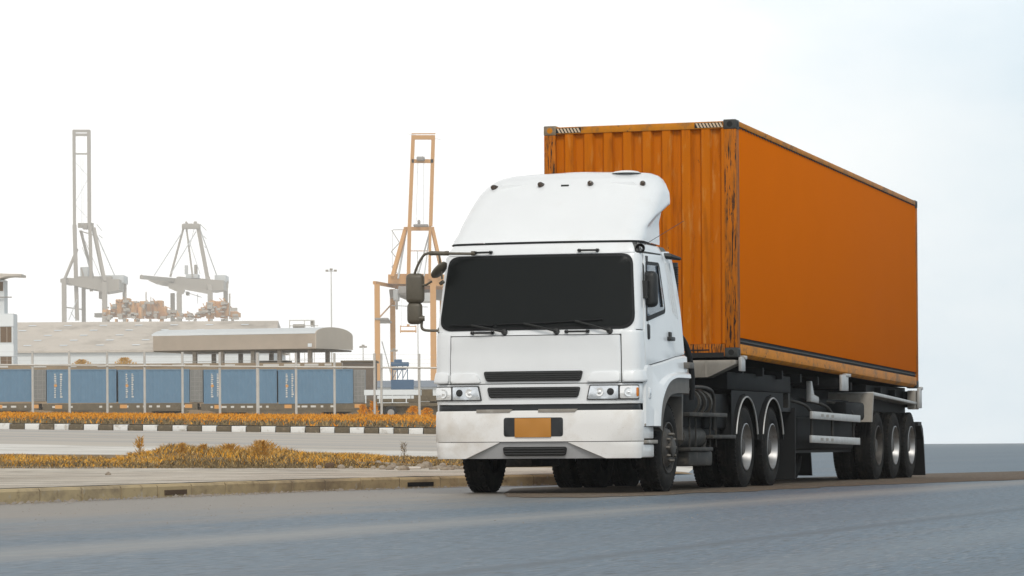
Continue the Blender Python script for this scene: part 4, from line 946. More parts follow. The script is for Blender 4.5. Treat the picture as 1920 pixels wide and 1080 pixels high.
# headlights: housing > reflector, bowls, amber lens
for sg in (-1, 1):
    q = (lambda pts: pts) if sg > 0 else (lambda pts: [(-a, b) for a, b in pts][::-1])
    h = patch('headlight', q(rr([(.598,1.027),(1.165,1.027),(1.165,1.19),(.632,1.19)], .012, 2)), M['seam'], TR, .020, .03, .003)
    patch('lens', q(rr([(.612,1.038),(.945,1.038),(.945,1.18),(.643,1.18)], .01, 2)), M['lens'], h, .026, .02, .002)
    patch('side_lens', q(rr([(.965,1.04),(1.155,1.04),(1.155,1.178),(.965,1.178)], .015, 2)), M['lens2'], h, .026, .02, .002)
    if sg > 0: patch('turn_signal', q(rr([(1.13,1.06),(1.152,1.06),(1.152,1.16),(1.13,1.16)], .012, 2)), M['amber'], h, .031, .01, .001)
    b = MB(); p = Vector(cabP(sg*.862, 1.115, .024)); b.lathe([(0,.04),(.010,.038),(.012,.03),(.012,.0)], p, (0,-1,0), 24); b.build('fog_bulb', M['plastic'], h, 40)
    b = MB(); p = Vector(cabP(sg*.742, 1.11, .024)); b.lathe([(.0,.05),(.006,.045),(.004,.025),(.012,.016),(.016,.0)], p, (0,-1,0), 24); b.build('main_bulb', M['lens2'], h, 40)
    b = MB(); p = Vector(cabP(sg*1.06, 1.11, .024)); b.lathe([(.0,.052),(.008,.05),(.003,.02),(.014,.0)], p, (sg*.45,-1,0), 24); b.build('side_bulb', M['lens2'], h, 40)
    p = Vector(cabP(sg*SV(-4.26,1.1), 1.1, .03)); b = MB(); b.box(p.x-.012, p.x+.012, p.y-.045, p.y+.045, 1.04, 1.16)
    mk = b.build('side_marker', M['white'], TR, bevel=.01)
    b = MB(); b.box(p.x-.018, p.x+.018, p.y-.02, p.y+.02, 1.075, 1.14); b.build('marker_lens', M['lens'], mk, bevel=.008)
# dark band and bumper
SB = SV(-3.96, .6)
patch('dark_band', rect(-SV(-3.98,.95), SV(-3.98,.95), .905, .978), M['bandm'], TR, -.018, .03, .003)
SB = S1+.02
patch('bumper', rr(rect(-SB, SB, .575, .915), .03, 3), M['white2'], TR, lambda s, z: .02-.012*max(0, (z-.88)/.035)**2, .06, .012)
def lowoff(s, z):
    o = .045-.012*((.567-z)/.17)
    edge = .38+.42*((.565-z)/.175)
    k = max(0, min(1, (edge-abs(s))/.03)); return o-k*(.012+.45*(.565-z))
ZL = [.39+.02*k for k in range(10)]
SLC = sorted(set(SC+[round(-.9+.04*k, 3) for k in range(46)]))
patch('bumper_skirt', rr([(-SB,.388),(-.80,.388),(-.385,.568),(-SB,.568)], [.06,.01,.01,.01], 3), M['white2'], TR, lambda s, z: .015-.07*(.567-z), .08, .006)
patch('bumper_skirt', rr([(.80,.388),(SB,.388),(SB,.568),(.385,.568)], [.01,.06,.01,.01], 3), M['white2'], TR, lambda s, z: .015-.07*(.567-z), .08, .006)
patch('bumper_chin', [(-.86,.388),(.86,.388),(.41,.568),(-.41,.568)], M['chin'], TR, lambda s, z: .0-.30*(.568-z), .05, .004)
grille([(-.345,.418),(.355,.418),(.375,.517),(-.365,.517)], .425, .51, -.34, .345, 3, M['black'], -.010)
patch('plate_recess', rr(rect(-.338, .338, .63, .838), .03, 4), M['bandm'], TR, .024, .02, .003)
patch('number_plate', rect(-.208, .205, .622, .832), M['plate'], TR, .034, .01, .002)
for s0, s1 in ((-.66, -.27), (.06, .47)):
    patch('bumper_step', [(s0+.0,.895),(s1,.895),(s1+.03,.93),(s0,.93)], M['steelgrey'], TR, .024, .05, .003)

# ---- roof wind deflector -------------------------------------------------
DU, DR = U0, .30
LEV = [(-4.40,2.785,1.10,.20),(-4.35,2.83,1.10,.21),(-4.18,2.95,1.095,.23),(-3.92,3.12,1.085,.26),(-3.72,3.26,1.07,.28),(-3.50,3.40,1.05,.29),(-3.34,3.50,1.01,.29),(-3.24,3.555,.975,.28),(-3.12,3.60,.92,.25),(-2.98,3.635,.83,.20),(-2.85,3.655,.6,.15)]
rows = []
def flare(v, z):
    cz = lerp(v, [(-4.4,2.82),(-4.0,2.90),(-3.5,3.04),(-2.95,3.19)])
    a = max(0, min(1, (v+4.25)/1.1)); a = a*a*(3-2*a)
    k = max(0, min(1, (z-cz)/.07)); k = k*k*(3-2*k)
    return a*(.03*k*max(0, min(1, (3.66-z)/.25)) - .06*(1-k))
fine = []
for (a, b) in zip(LEV, LEV[1:]):
    for k in range(4):
        t = k/4; fine.append(tuple(a[i]+(b[i]-a[i])*t for i in range(4)))
fine.append(LEV[-1])
for F, z, hw, r in fine:
    half = [(0.0, F)]
    for k in range(1, 9): half.append(((hw-r)*k/8, F+.10*(k/8)**2))
    for k in range(1, 9):
        th = pi/2*k/8; half.append((hw-r+r*sin(th), F+.10+r*(1-cos(th))))
    v0 = F+.10+r; vr = lerp(z, [(2.785,-3.16),(3.05,-3.14),(3.18,-2.98),(3.3,-2.88),(3.45,-2.84),(3.655,-2.72)])
    for k in range(1, 13): half.append((hw, v0+(vr-v0)*k/12))
    half = [(u+flare(v, z) if i > 8 else u, v) for i, (u, v) in enumerate(half)]
    full = [(-u, v) for u, v in half[:0:-1]]+half
    rows.append([(DU+u, v, z) for u, v in full])
n = len(rows[0]); last = rows[-1]
rows.append([(DU+(p[0]-DU)*.5, -2.78+(p[1]+2.78)*.7, 3.663) for p in last]); rows.append([(DU, -2.78, 3.665)]*n)
defl = grid_mesh('wind_deflector', rows, M['white'], TR, 50)
b = MB(); b.prism([(-.96,2.80),(.98,2.80),(.98,3.35),(.8,3.5),(-.75,3.5),(-.96,3.35)], -3.30, -3.22, axis=1); b.build('rear_closing_panel', M['white'], defl)
b = MB(); b.lathe([(0,.17),(.02,.14),(.03,.08),(.034,0)], (.62,-2.92,3.625), (0,0,1), 24); b.build('roof_cap', M['white'], defl, 50)
def deflP(u, z):
    F = lerp(z, [(l[1], l[0]) for l in LEV]); hw = lerp(z, [(l[1], l[2]) for l in LEV]); r = lerp(z, [(l[1], l[3]) for l in LEV]); a = abs(u)
    if a < hw-r: return Vector((DU+u, F+.10*(a/(hw-r))**2, z))
    th = math.asin(min(1, (a-hw+r)/r)); return Vector((DU+u, F+.10+r*(1-cos(th)), z))
for u, z in ((-.87,3.475),(-.29,3.485),(.29,3.485),(.87,3.475)):
    p = deflP(u, z); b = MB(); b.lathe([(-.03,.034),(.035,.033),(.06,.024),(.068,0)], p, (u*.35,-1,.15), 16); mk = b.build('marker_light', M['markerlens'], defl, 40)
    b = MB(); b.box(p.x-.035, p.x+.035, p.y-.02, p.y+.05, p.z-.045, p.z-.025); b.build('lamp_base', M['plastic'], mk, bevel=.006)
p = deflP(.0, 3.47); b = MB(); b.box(p.x-.045, p.x+.045, p.y-.015, p.y+.03, p.z-.012, p.z+.012); b.build('washer_jet', M['plastic'], defl, bevel=.005)
b = MB()  # rubber joint between cab and deflector
pts = [cabP(s, 2.768, .012) for s in [x for x in SC if abs(x) <= SV(-3.2,2.7)]]
b.tube(pts, .008, 6); b.build('roof_joint', M['rubber'], TR, 60)
# loudspeaker, rain lamp and aerial at the upper corner
b = MB(); b.lathe([(0,.022),(.05,.03),(.10,.055),(.11,.05)], (1.12,-4.22,2.69), (.25,-1,0), 16); b.beam((1.11,-4.16,2.70),(1.08,-4.12,2.80),.02); b.build('horn', M['plastic'], TR, 40)
b = MB(); b.tube([(1.12,-4.14,2.72),(1.36,-3.2,3.05)], .0035, 5); b.build('aerial', M['seam'], TR)
b = MB(); b.tube([(1.08,-3.25,2.665),(1.19,-3.2,2.655),(1.26,-3.0,2.635)], [.03,.035,.02], 8); b.build('rear_lamp_bracket', M['plastic'], TR, 40)
# grab handles above the screen, handles below it
def grab(s0, s1, z, off=.045):
    b = MB(); P = [cabP(s0, z, 0), cabP(s0, z, off), cabP((s0+s1)/2, z, off+.005), cabP(s1, z, off), cabP(s1, z, 0)]
    b.tube(P, .012, 8); b.lathe([(0,.02),(.05,.018)], cabP(s0, z, 0), (0,-1,0), 10); b.lathe([(0,.02),(.05,.018)], cabP(s1, z, 0), (0,-1,0), 10)
    b.build('grab_handle', M['plastic'], TR, 50)
grab(-.78, -.58, 2.672); grab(.50, .71, 2.672); grab(-.71, -.47, 1.775, .05); grab(.385, .62, 1.775, .05)
# wipers
def wiper(s0, s1, z1, s2, z2):
    b = MB(); b.lathe([(0,.035),(.05,.03),(.055,0)], cabP(s0, 1.775, -.005), (0,-1,.2), 12)
    b.tube([cabP(s0, 1.78, .05), cabP((s0+s1)/2, (1.79+z1)/2, .055), cabP(s1, z1, .045)], .012, 6)
    w_ = b.build('wiper', M['plastic'], TR, 50); b = MB(); b.tube([cabP(s2, z2, .028), cabP(s1, z1, .032), cabP(2*s1-s2, 2*z1-z2, .028)], .009, 6); b.build('wiper_blade', M['rubber'], w_, 50)
wiper(-.33, -.72, 1.86, -.98, 1.865); wiper(.27, -.10, 1.87, -.42, 1.865); wiper(.86, .48, 1.89, .18, 1.875)
# mirrors: arms, heads
def boxhead(name, c, sx, sy, sz, m, parent, rz=0, ry=0):
    b = MB(); mt = Matrix.Translation(c) @ Matrix.Rotation(rz, 4, 'Z') @ Matrix.Rotation(ry, 4, 'Y')
    b.box(-sx/2, sx/2, -sy/2, sy/2, -sz/2, sz/2, mt); return b.build(name, m, parent, bevel=min(sx, sy, sz)*.42, seg=4)
arm = MB(); VL = -4.50
arm.tube(smooth_path([(-.70,-4.50,2.66),(-1.0,-4.58,2.665),(-1.20,-4.62,2.67),(-1.28,-4.62,2.62),(-1.37,-4.60,2.45),(-1.38,-4.58,2.30)], 5), .015, 8)
arm.tube([(-.98,-4.575,2.665),(-1.16,-4.61,2.67)], .024, 8)
arm.tube([(-1.085,-4.6,2.66),(-1.05,-4.6,2.38)], .012, 8)
arm.tube(smooth_path([(-1.38,-4.58,2.30),(-1.39,-4.58,2.1),(-1.33,-4.58,2.02),(-1.30,-4.56,1.96),(-1.31,-4.55,1.86),(-1.27,-4.54,1.82),(-1.13,-4.50,1.815)], 5), .015, 8)
arm.tube([(-1.35,-4.58,2.315),(-1.24,-4.60,2.32),(-1.17,-4.60,2.36)], .013, 8)
arm.tube([(-1.33,-4.58,1.95),(-1.27,-4.56,1.95)], .03, 10)
arm.lathe([(0,.035),(.05,.03)], (-1.13,-4.50,1.815), (1,0,0), 10)
for p in ((-.72,-4.5,2.665),(-1.0,-4.58,2.668),(-1.17,-4.61,2.67)): arm.lathe([(-.02,.026),(.02,.026)], p, (1,0,0), 10)
arm.tube([(-1.06,-4.52,2.36),(-1.09,-4.55,2.33)], .022, 8)
arm = arm.build('mirror_arm', M['mirrorp'], TR, 50)
h = boxhead('mirror_head', (-1.375,-4.57,2.285), .205, .13, .335, M['mirrorp'], arm, .18)
h = boxhead('mirror_head', (-1.385,-4.56,2.01), .17, .12, .245, M['mirrorp'], arm, .18)
b = MB(); b.lathe([(0,.0),(.005,.09),(.03,.115),(.05,.11),(.06,.0)], (-1.06,-4.60,2.46), (-.72,.10,.66), 24); b.build('round_mirror', M['mirrorp'], arm, 50)
# right-hand (viewer) mirror
arm = MB()
arm.box(1.07, 1.17, -4.16, -4.08, 2.555, 2.615)
arm.tube(smooth_path([(1.12,-4.16,2.59),(1.15,-4.24,2.50),(1.165,-4.28,2.30),(1.17,-4.28,2.15),(1.17,-4.26,2.09),(1.18,-4.20,2.02),(1.18,-4.19,1.90),(1.18,-4.19,1.80)], 5), .018, 8)
arm.box(1.10, 1.22, -4.31, -4.21, 2.14, 2.335)
arm = arm.build('mirror_arm', M['plastic'], TR, 50)
boxhead('mirror_head', (1.205,-4.16,2.245), .19, .15, .40, M['plastic'], arm, -.15)
boxhead('kerb_mirror', (1.18,-4.19,1.775), .07, .10, .18, M['plastic'], arm)
# intake pipe with corrugations, hose behind the cab
b = MB(); b.tube([(1.03,-2.46,1.45),(1.03,-2.46,2.62)], .07, 12)
for k in range(42): b.lathe([(-.006,.07),(0,.084),(.006,.07)], (1.03,-2.46,1.5+k*.026), (0,0,1), 12)
b.build('air_intake', M['plastic'], TR, 50)
b = MB(); b.tube(smooth_path([(1.0,-2.36,1.75),(1.08,-2.3,1.78),(1.15,-2.22,1.62),(1.18,-2.15,1.35),(1.17,-2.12,1.05)], 5), .035, 10); b.build('air_hose', M['rubber'], TR, 50)
b = MB(); b.box(-1.0, 1.02, -2.54, -2.40, 1.1, 2.2); b.build('cab_back_frame', M['chassis'], TR, bevel=.03)

# ---- wheels --------------------------------------------------------------
R_ = .50
def wheel(parent, u, v, sg, kind='rear', dual=True, name='wheel', z=R_, wid=.27):
    """u: outer face; sg: which way the outer face looks"""
    w_ = empty(name, (u, v, z), parent=parent)
    def tyre(off):
        b = MB(); pr = [(-.02,.285),(0,.33),(-.004,.42),(-.015,.455),(-.035,.485),(-.055,R_)]
        h = wid/2; prof = []
        for q in (.055,.095,.105,.13): prof.append((-q, R_))
        pr2 = [(-.02,.285),(.0,.31),(.008,.38),(.0,.43),(-.015,.468),(-.03,.49),(-.05,R_),(-.085,R_),(-.088,R_-.014),(-.098,R_-.014),(-.101,R_),(-.128,R_),(-.131,R_-.014)]
        full = pr2+[(-wid-a, r) for a, r in pr2[::-1]]
        b.lathe([(sg*(a+off), r) for a, r in full], (0,0,0), (1,0,0), 56)
        for k in range(56):       # shoulder lugs
            a = 2*pi*k/56
            for e in (-.045, -wid+.045):
                c = Vector((sg*(e+off), cos(a)*(R_-.012), sin(a)*(R_-.012)))
                mt = Matrix.Translation(c) @ Matrix.Rotation(a, 4, 'X')
                b.box(-.025, .025, -.016, .016, -.013, .013, mt)
        b.build('tyre', M['tyre'], w_, 35)
    tyre(0)
    if dual: tyre(-wid-.05)
    if kind == 'front':
        b = MB(); b.lathe([(sg*a, r) for a, r in ((-.03,.285),(.006,.288),(.008,.275),(-.02,.26),(-.04,.25),(-.03,.225),(.005,.20),(.02,.17),(.025,.135),(.025,.11),(.06,.105),(.07,.08),(.073,0))], (0,0,0), (1,0,0), 48)
        b.build('rim', M['rimdark'], w_, 40)
        b = MB()
        for k in range(10):
            a = 2*pi*k/10; b.lathe([(sg*.01,.022),(sg*.042,.02),(sg*.06,.012),(sg*.063,0)], (0, cos(a)*.155, sin(a)*.155), (1,0,0), 8)
        b.build('wheel_nut', M['bolt'], w_, 40)
        b = MB()
        for k in range(10):
            a = 2*pi*(k+.5)/10; b.lathe([(-sg*.02,.0),(sg*.004,.03),(sg*.0045,0)], (sg*-.022, cos(a)*.237, sin(a)*.237), (1,0,0), 10)
        b.build('hand_hole', M['black'], w_, 40)
    else:
        m_ = M['rim'] if kind == 'rear' else M['rimdark']
        b = MB(); b.lathe([(sg*a, r) for a, r in ((-.03,.285),(.004,.292),(.008,.28),(-.015,.27),(-.05,.262),(-.10,.25),(-.15,.235),(-.17,.20),(-.175,.14),(-.165,.12),(-.165,.0))], (0,0,0), (1,0,0), 48)
        b.build('rim', m_, w_, 50)
        b = MB(); b.lathe([(sg*a, r) for a, r in ((-.17,.115),(-.05,.11),(-.03,.09),(-.025,0))], (0,0,0), (1,0,0), 24); b.build('hub', M['rimdark'], w_, 40)
        b = MB()
        for k in range(10):
            a = 2*pi*k/10; b.lathe([(-sg*.17,.02),(-sg*.135,.018),(-sg*.13,0)], (0, cos(a)*.165, sin(a)*.165), (1,0,0), 6)
        b.build('wheel_nut', M['bolt'], w_, 40)
    return w_
for sg in (-1, 1):
    wheel(TR, U0+sg*1.15, -3.25, sg, 'front', False)
    wheel(TR, sg*1.19, .55, sg); wheel(TR, sg*1.19, 2.01, sg)
b = MB(); b.tube([(-1.0,-3.25,.5),(1.05,-3.25,.5)], .07, 10); b.lathe([(-.2,.19),(0,.25),(.2,.19)], (0,.55,.52), (1,0,0), 16); b.lathe([(-.2,.19),(0,.25),(.2,.19)], (0,2.01,.52), (1,0,0), 16)
b.tube([(-.9,.55,.5),(.9,.55,.5)], .09, 10); b.tube([(-.9,2.01,.5),(.9,2.01,.5)], .09, 10); b.build('axle', M['chassis'], TR, 40)
b = MB()
for u in (-.42, .42): b.box(u-.045, u+.045, -4.3, 3.0, .74, 1.02)
for v in (-2.2, -1.0, .2, 1.3, 2.8): b.box(-.42, .42, v-.06, v+.06, .78, .98)
b.box(-.5, .5, -4.2, -2.5, .42, .78); b.box(-.3,.3,-2.5,.3,.5,.8)
for u in (-.5, .5): b.box(u-.06, u+.06, -4.1, -2.5, .56, .70); b.box(u-.08, u+.08, .3, 2.3, .62, .80)
b.build('chassis_frame', M['chassis'], TR, bevel=.012)
# kit between the axles: dark cabinet with reels, ledges, steps and tank
for sg in (-1, 1):
    def X(a, c): return sorted((sg*a, sg*c))
    b = MB(); b.box(*X(.5,1.03), -2.35, -.15, .60, 1.12); b.box(*X(.5,1.08), -1.1, .12, .72, 1.14); b.build('side_cabinet', M['chassis'], TR, bevel=.03)
    b = MB(); b.box(*X(.95,1.22), -2.42, -.55, .855, .905); b.build('running_board', M['chassis2'], TR, bevel=.01)
    b = MB(); b.box(*X(.95,1.22), -1.28, -.10, .60, .645); b.box(*X(.95,1.22), -2.38, -1.28, .455, .50); b.beam((sg*1.1,-1.3,.48),(sg*1.1,-1.2,.62),.05,.04); b.build('ledge', M['chassis2'], TR, bevel=.01)
    b = MB(); b.box(*X(.7,1.18), -2.30, -1.15, .28, .455); b.build('battery_box', M['chassis2'], TR, bevel=.03)
    b = MB(); b.tube([(sg*1.02,-2.35,.62),(sg*1.02,-1.3,.62)], .12, 16); b.build('air_tank', M['chassis2'], TR, 40, bevel=0)
    b = MB()
    for k, vv in enumerate((-2.0,-1.72,-1.45)): b.lathe([(-.03,.16),(.03,.16),(.03,.13),(-.03,.13),(-.03,.16)], (sg*1.09, vv, 1.02), (0,1,.15*k), 20)
    b.tube(smooth_path([(sg*1.14,-2.2,1.16),(sg*1.16,-1.9,1.2),(sg*1.16,-1.2,1.18),(sg*1.15,-.95,1.05),(sg*1.14,-.93,.7)], 5), .022, 8)
    b.build('coiled_hose', M['chassis2'], TR, 50)
    for vv in (-2.2,-1.9,-1.2,-.9):
        b = MB(); b.tube([(sg*1.16, vv, .50),(sg*1.16, vv, .9)], .012, 6); b.build('bracket_rod', M['chassis2'], TR)
    # rear fenders: black skirt with two arches trimmed in pale metal
    for vc, nm in ((.55, 0), (2.01, 1)):
        rI = .60; top = []
        rows = []
        arc = [(vc-cos(t)*rI*1.0, R_+sin(t)*rI*1.02) for t in [radians(8+164*k/24) for k in range(25)]]
        rows = [[(sg*1.20, a, z) for a, z in arc], [(sg*1.20, vc+(a-vc)*1.055, R_+(z-R_)*1.05) for a, z in arc], [(sg*.62, vc+(a-vc)*1.055, R_+(z-R_)*1.05) for a, z in arc], [(sg*.62, a, z) for a, z in arc]]
        f = grid_mesh('rear_fender', rows, M['chassis'], TR, 40)
        b = MB(); b.tube([(sg*1.205, a, z) for a, z in arc[1:-1]], .011, 6); b.build('fender_trim', M['zinc'], f, 60)
    for a0, a1, z0 in ((-.15,.05,.64),(1.1,1.46,.62),(2.6,2.75,.9)):
        pass
    # side skirt plate above the wheels
    b = MB(); sk = [(-.14,.64),(-.10,.64),(.0,.90),(.12,1.02),(.30,1.12),(.55,1.155),(.80,1.12),(1.02,1.03),(1.16,.92),(1.28,.80),(1.40,.92),(1.54,1.03),(1.76,1.12),(2.01,1.155),(2.3,1.10),(2.6,.95),(2.75,.95),(2.75,1.13),(-.14,1.13)]
    top = 1.185; vs = []; L_ = [p for p in sk[:-2]]
    rows = [[(sg*1.17, a, z) for a, z in L_], [(sg*1.17, a, max(top, z+.02)) for a, z in L_], [(sg*.7, a, max(top, z+.02)) for a, z in L_]]
    grid_mesh('wheel_skirt', rows, M['chassis'], TR, 30)
    b = MB(); b.box(*X(.55,1.20), 3.32, 3.35, .07, 1.0); b.box(*X(.55,1.15), 2.7, 3.35, .95, 1.0); b.build('mud_flap', M['rubber'], TR)
# fifth wheel plate with gently curved deck
b = MB(); b.prism([(-1.9,1.16),(2.9,1.08),(2.9,1.14),(.6,1.22),(-.3,1.33),(-1.2,1.37),(-1.9,1.36)], -.45, .45, axis=0); b.build('fifth_wheel', M['chassis2'], TR, bevel=.015)

# ================================================================ semi-trailer
TILT = -0.0177
ST = empty('semi_trailer', (TX, TY, 0), (0, 0, YAW), 'black three-axle skeletal semi-trailer with pale side guard rails under the orange container', 'trailer')
def deck(v): return 1.582+TILT*v
b = MB()
for u in (-.5, .5):
    b.prism([(.05,deck(.05)-.03),(12.1,deck(12.1)-.03),(12.1,deck(12.1)-.27),(3.6,deck(3.6)-.48),(2.9,1.22),(.05,1.30)], u-.06, u+.06, axis=0)
for k in range(11):
    v = .8+k*1.12; b.box(-1.1, 1.1, v-.04, v+.04, deck(v)-.16, deck(v)-.05)
b.build('trailer_frame', M['chassis'], ST)
b = MB(); b.box(-1.02, 1.02, .3, 3.9, 1.20, 1.42); b.build('gooseneck_plate', M['chassis'], ST, bevel=.02)
# front bolster, pale steel, tapering at its ends
b = MB(); b.prism([(-1.20,1.555),(-1.20,1.50),(-.86,1.345),(.86,1.345),(1.20,1.50),(1.20,1.555)], -.06, .22, axis=1)
fb = b.build('front_bolster', M['steelgrey'], ST, bevel=.008)
b = MB()
for u in (-.84, .0, .84): b.box(u-.012, u+.012, -.068, -.055, 1.35, 1.55)
b.build('stiffener', M['steelgrey'], fb)
def lock(v, u, w_=.07, h=.2):
    b = MB(); b.box(u-.02, u+.02, v-w_, v+w_, deck(v)-h, deck(v)+.01); b.box(u-.03, u+.03, v+w_*.2, v+w_*1.6, deck(v)-.015, deck(v)+.03); b.build('twist_lock', M['zinc'], ST, bevel=.006)
for u in (-1.245, 1.245): lock(.12, u, .10, .16); lock(6.3, u, .22, .21); lock(12.1, u, .10, .30)
b = MB(); b.box(-1.2, 1.2, 6.1, 6.5, 1.3, 1.43); b.box(-1.2, 1.2, 11.95, 12.25, 1.08, 1.33); b.build('bolster', M['chassis'], ST, bevel=.01)
b = MB()
for u in (-1.15, 1.15): b.box(u-.06, u+.06, 11.9, 12.24, 1.05, 1.34)
b.build('bolster_end', M['steelgrey'], ST, bevel=.01)
# landing legs
for u in (-.78, .78):
    b = MB(); b.box(u-.08, u+.08, 3.9, 4.06, .72, 1.4); b.box(u-.055, u+.055, 3.93, 4.03, .52, .72); b.box(u-.13, u+.13, 3.84, 4.12, .49, .52)
    b.box(u-.04 if u<0 else u+.08, u-.08 if u<0 else u+.2, 3.92,4.04, 1.0,1.2)
    b.build('landing_leg', M['chassis2'], ST, bevel=.01)
for sg in (-1, 1):
    def X(a, c): return sorted((sg*a, sg*c))
    b = MB(); b.prism([(5.05,1.10),(5.55,1.08),(5.55,1.17),(5.25,1.20),(5.12,1.38),(5.05,1.38)], *X(.98,1.05), axis=0); b.build('landing_gear_bracket', M['zinc'], ST, bevel=.01)
    # side guard
    for z0, z1, vv, uu in ((.865,.965,4.33,1.2),(.545,.645,4.30,1.2)):
        b = MB(); b.prism([(vv,z0+.0),(vv+3.25,z0-.035),(vv+3.25,z1-.035),(vv,z1)], *X(uu-.02,uu+.02), axis=0); g = b.build('side_guard_rail', M['zinc'], ST, bevel=.006)
        b = MB()
        for k in range(3): b.box(*X(uu+.021,uu+.023), vv+.55+k*.34, vv+.55+k*.34+.16, z0+.028-k*.004, z1-.035-k*.004)
        b.build('faded_lettering', M['steelgrey'], g)
    for vv in (4.5, 5.85, 7.3):
        b = MB(); b.tube([(sg*1.17,vv,.62),(sg*1.17,vv,.93)], .02, 8)
        b.tube(smooth_path([(sg*.5,vv-1.0,1.16),(sg*.9,vv-.5,1.12),(sg*1.1,vv-.15,1.05),(sg*1.16,vv,.95)], 5), .022, 8)
        b.tube([(sg*.55,vv-.3,1.1),(sg*.9,vv+.1,.55)], .014, 6); b.build('guard_bracket', M['chassis2'], ST, 50)
    # mudguard box ahead of and over the bogie
    b = MB(); b.prism([(8.38,.84),(8.52,1.24),(8.58,1.275),(8.58,1.235),(8.46,.84)], *X(.45,1.22), axis=0); b.build('mud_guard_front', M['steelgrey'], ST)
    b = MB(); b.prism([(8.55,1.275),(12.25,1.155),(12.25,1.115),(8.55,1.225)], *X(.40,1.22), axis=0); b.build('mud_guard_top', M['zinc'], ST, bevel=.006)
    b = MB(); b.box(*X(.55,1.16), 6.9, 8.2, .86, 1.12); b.box(*X(.3,1.0), 4.4, 8.2, .45, .9); b.build('side_tank', M['chassis'], ST, bevel=.05)
    b = MB(); b.prism([(12.40,.82),(12.52,.82),(12.62,.76),(12.70,.60),(12.84,.03),(12.80,.03),(12.64,.60)], *X(.60,1.20), axis=0); b.box(*X(.6,1.2), 12.2, 12.5, .80, .86); b.box(*X(.6,.7), 12.2, 12.3, .84, 1.1); b.build('mud_flap', M['rubber'], ST)
    for vv in (9.05, 10.36, 11.67): wheel(ST, sg*1.19, vv, sg, 'dusty' if vv < 10 else 'rear')
    b = MB()
    for vv in (9.05, 10.36, 11.67): b.box(*X(.48,.6), vv-.55, vv+.55, .62, .72)
    b.build('leaf_spring', M['chassis'], ST)
b = MB()
for vv in (9.05, 10.36, 11.67): b.tube([(-.9,vv,.5),(.9,vv,.5)], .08, 12)
b.box(-.5, .5, 8.2, 12.2, .45, 1.1); b.box(-.9,.9, 2.9, 8.3, .55, 1.15); b.box(-1.0,1.0,8.7,12.2,1.0,1.385); b.build('bogie', M['chassis'], ST, 40)
# toothed rubber fringe hanging under the trailer belly
b = MB(); rnd = random.Random(3)
b.box(-.9, .9, 3.4, 8.5, .41, .6)
for k in range(22):
    u = -.9+k*.082; d_ = rnd.choice((.01,.02,.05,.07,.03)); b.add([(u,5.6,.43),(u+.08,5.6,.43),(u+.05,5.6,.43-d_)], [(0,1,2)])
b.build('belly_pan', M['rubber'], ST)

# ================================================================ container
CN = empty('shipping_container', (TX, TY, 1.584), (TILT, -.0048, YAW), 'long orange shipping container with a worn corrugated front, standing on the black semi-trailer', 'container')
CW, CH, CL = 1.219, 2.896, 12.192
b = MB(); b.box(-CW+.06, CW-.05, .12, CL-.05, .16, CH-.03); b.build('container_core', M['orange'], CN)
for sg in (-1, 1):
    def X(a, c): return sorted((sg*a, sg*c))
    b = MB(); b.box(*X(CW-.06,CW-.012), .17, CL-.12, .245, CH-.085); b.build('side_panel', M['orange'], CN, bevel=.002)
    b = MB(); b.box(*X(CW-.06,CW-.002), .178, CL-.178, CH-.075, CH-.012); b.build('top_rail', M['orangerail'], CN, bevel=.004)
    rows = [[], []]
    for k in range(75):
        for dv_, uu in ((0,CW-.03),(.0,CW-.0045),(.09,CW-.0045),(.09,CW-.03)):
            for r_, zv in zip(rows, (CH-.098, CH-.0765)): r_.append((sg*uu, .2+k*.157+dv_, zv))
    grid_mesh('top_rail_slot', rows, M['black'], CN, None)
    b = MB(); b.box(*X(CW-.06,CW-.03), .178, CL-.178, .165, .25); b.build('rail_gap', M['black'], CN)
    b = MB(); b.box(*X(CW-.03,CW-.014), .178, CL-.178, .196, .212); b.build('rail_lip', M['casting'], CN)
    b = MB(); b.prism([(sg*(CW-.004),.165),(sg*(CW-.004),.05),(sg*(CW-.05),.012),(sg*(CW-.10),.012),(sg*(CW-.10),.165)], .178, CL-.178, axis=1); b.build('bottom_rail', M['orangerail'], CN, bevel=.003)
    for v0, v1 in ((0,.178),(CL-.178,CL)):
        front = v0 == 0
        for z0, z1 in ((0,.118),(CH-.118,CH)):
            c = MB(); c.box(*X(CW-.162,CW), v0, v1, z0, z1); cc = c.build('corner_casting', M['castingpale'] if (sg < 0 and front) else M['casting'], CN, bevel=.012)
            h = MB(); h.lathe([(0,.0),(.0,.036)], (sg*(CW-.08), v0-.0015 if front else v1+.0015, (z0+z1)/2), (0,1,0), 14); h.lathe([(0,.0),(0,.034)], (sg*(CW+.0015), (v0+v1)/2, (z0+z1)/2), (1,0,0), 14)
            h.build('casting_hole', M['black'] if not (sg < 0 and front) else M['orangerail'], cc)
        p = MB()
        if front:
            p.prism([(sg*(CW-.004),.006),(sg*(CW-.004),.165),(sg*(CW-.06),.165),(sg*(CW-.06),.05),(sg*(CW-.15),.05),(sg*(CW-.15),.006)], .118, CH-.118, axis=2)
        else: p.box(*X(CW-.09,CW-.004), v0+.02, v1-.006, .118, CH-.118)
        p.build('corner_post', M['orangepost'], CN, bevel=.003)
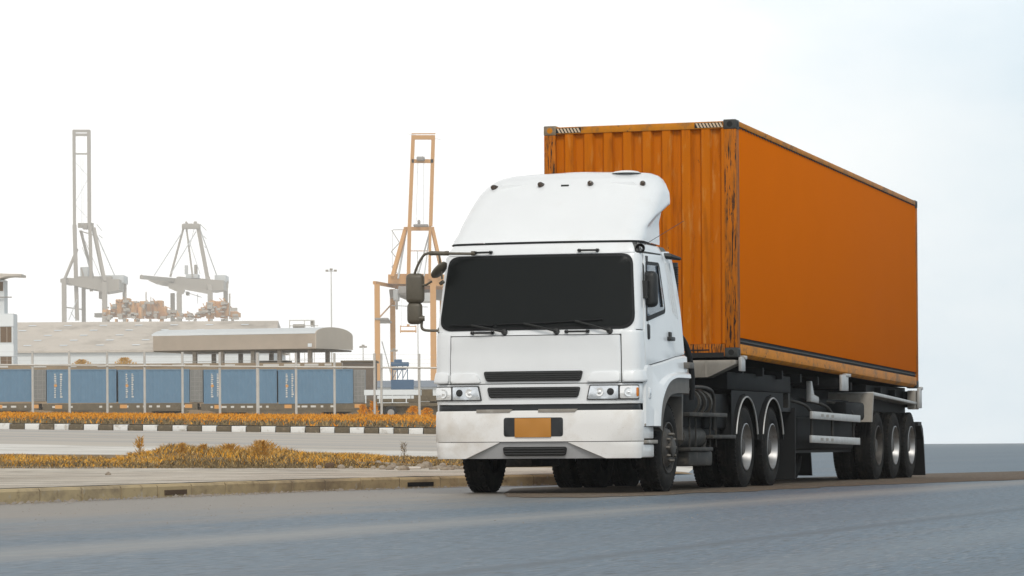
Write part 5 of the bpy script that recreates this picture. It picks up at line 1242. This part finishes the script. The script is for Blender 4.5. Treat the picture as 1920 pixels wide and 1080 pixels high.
# corrugated front wall
prof = []; pitch = .247; u = -CW+.15
def corr(u):
    ph = ((u+.895+.05) % pitch)
    # outer flat .10, slope .03, inner .085, slope .032
    if ph < .10: return 0
    if ph < .128: return (ph-.10)/.028
    if ph < .215: return 1
    return 1-(ph-.215)/.032
us = sorted(set([-CW+.15, CW-.15]+[round(-.945+pitch*k+d, 4) for k in range(-1, 9) for d in (0,.10,.128,.215) if -CW+.15 < -.945+pitch*k+d < CW-.15]))
rows = [[(u, .014+.05*corr(u+1e-6), z) for u in us] for z in (.17, CH-.10)]
grid_mesh('front_wall', rows, M['orangec'], CN, None)
b = MB(); b.box(-CW+.162, CW-.162, .004, .07, CH-.105, CH-.02); hd = b.build('front_header', M['orangerail'], CN, bevel=.004)
b = MB(); b.box(-CW+.162, CW-.162, .004, .10, .015, .165); b.build('front_sill', M['orangepost'], CN, bevel=.004)
b = MB(); b.box(-CW+.162, CW-.35, -.001, .003, .085, .10); b.box(.55,CW-.17,-.002,.002,.0,.06); b.build('sill_groove', M['black'], CN)
for u0, u1 in ((-1.05,-.74),(.71,1.05)):
    bb = MB(); bb.box(u0-.01, u1, .0005, .0035, CH-.095, CH-.032); bs = bb.build('hazard_board', M['black'], hd)
    s_ = MB(); k = 0; u = u0
    while u < u1-.04:
        s_.add([(u+.03,-.0015,CH-.092),(u+.055,-.0015,CH-.092),(u+.025,-.0015,CH-.036),(u,-.0015,CH-.036)], [(0,1,2,3)]); u += .042
    s_.build('hazard_stripe', M['cream'], bs)
b = MB(); b.box(-CW+.05, CW-.05, .1, CL-.1, .02, .14); b.build('container_floor', M['chassis'], CN)
# ---- hazy air ------------------------------------------------------------
hzm = bpy.data.materials.new('haze_air'); hzm.use_nodes = True; t = hzm.node_tree; t.nodes.clear()
pv = t.nodes.new('ShaderNodeVolumePrincipled'); pv.inputs['Color'].default_value = (1,.985,.955,1); pv.inputs['Density'].default_value = 0.00024; pv.inputs['Anisotropy'].default_value = .0
ou = t.nodes.new('ShaderNodeOutputMaterial'); t.links.new(pv.outputs[0], ou.inputs['Volume'])
b = MB(); b.box(-900, 900, -70, 2000, -1.2, 175); o = b.build('haze', hzm); tag(o, kind='stuff')
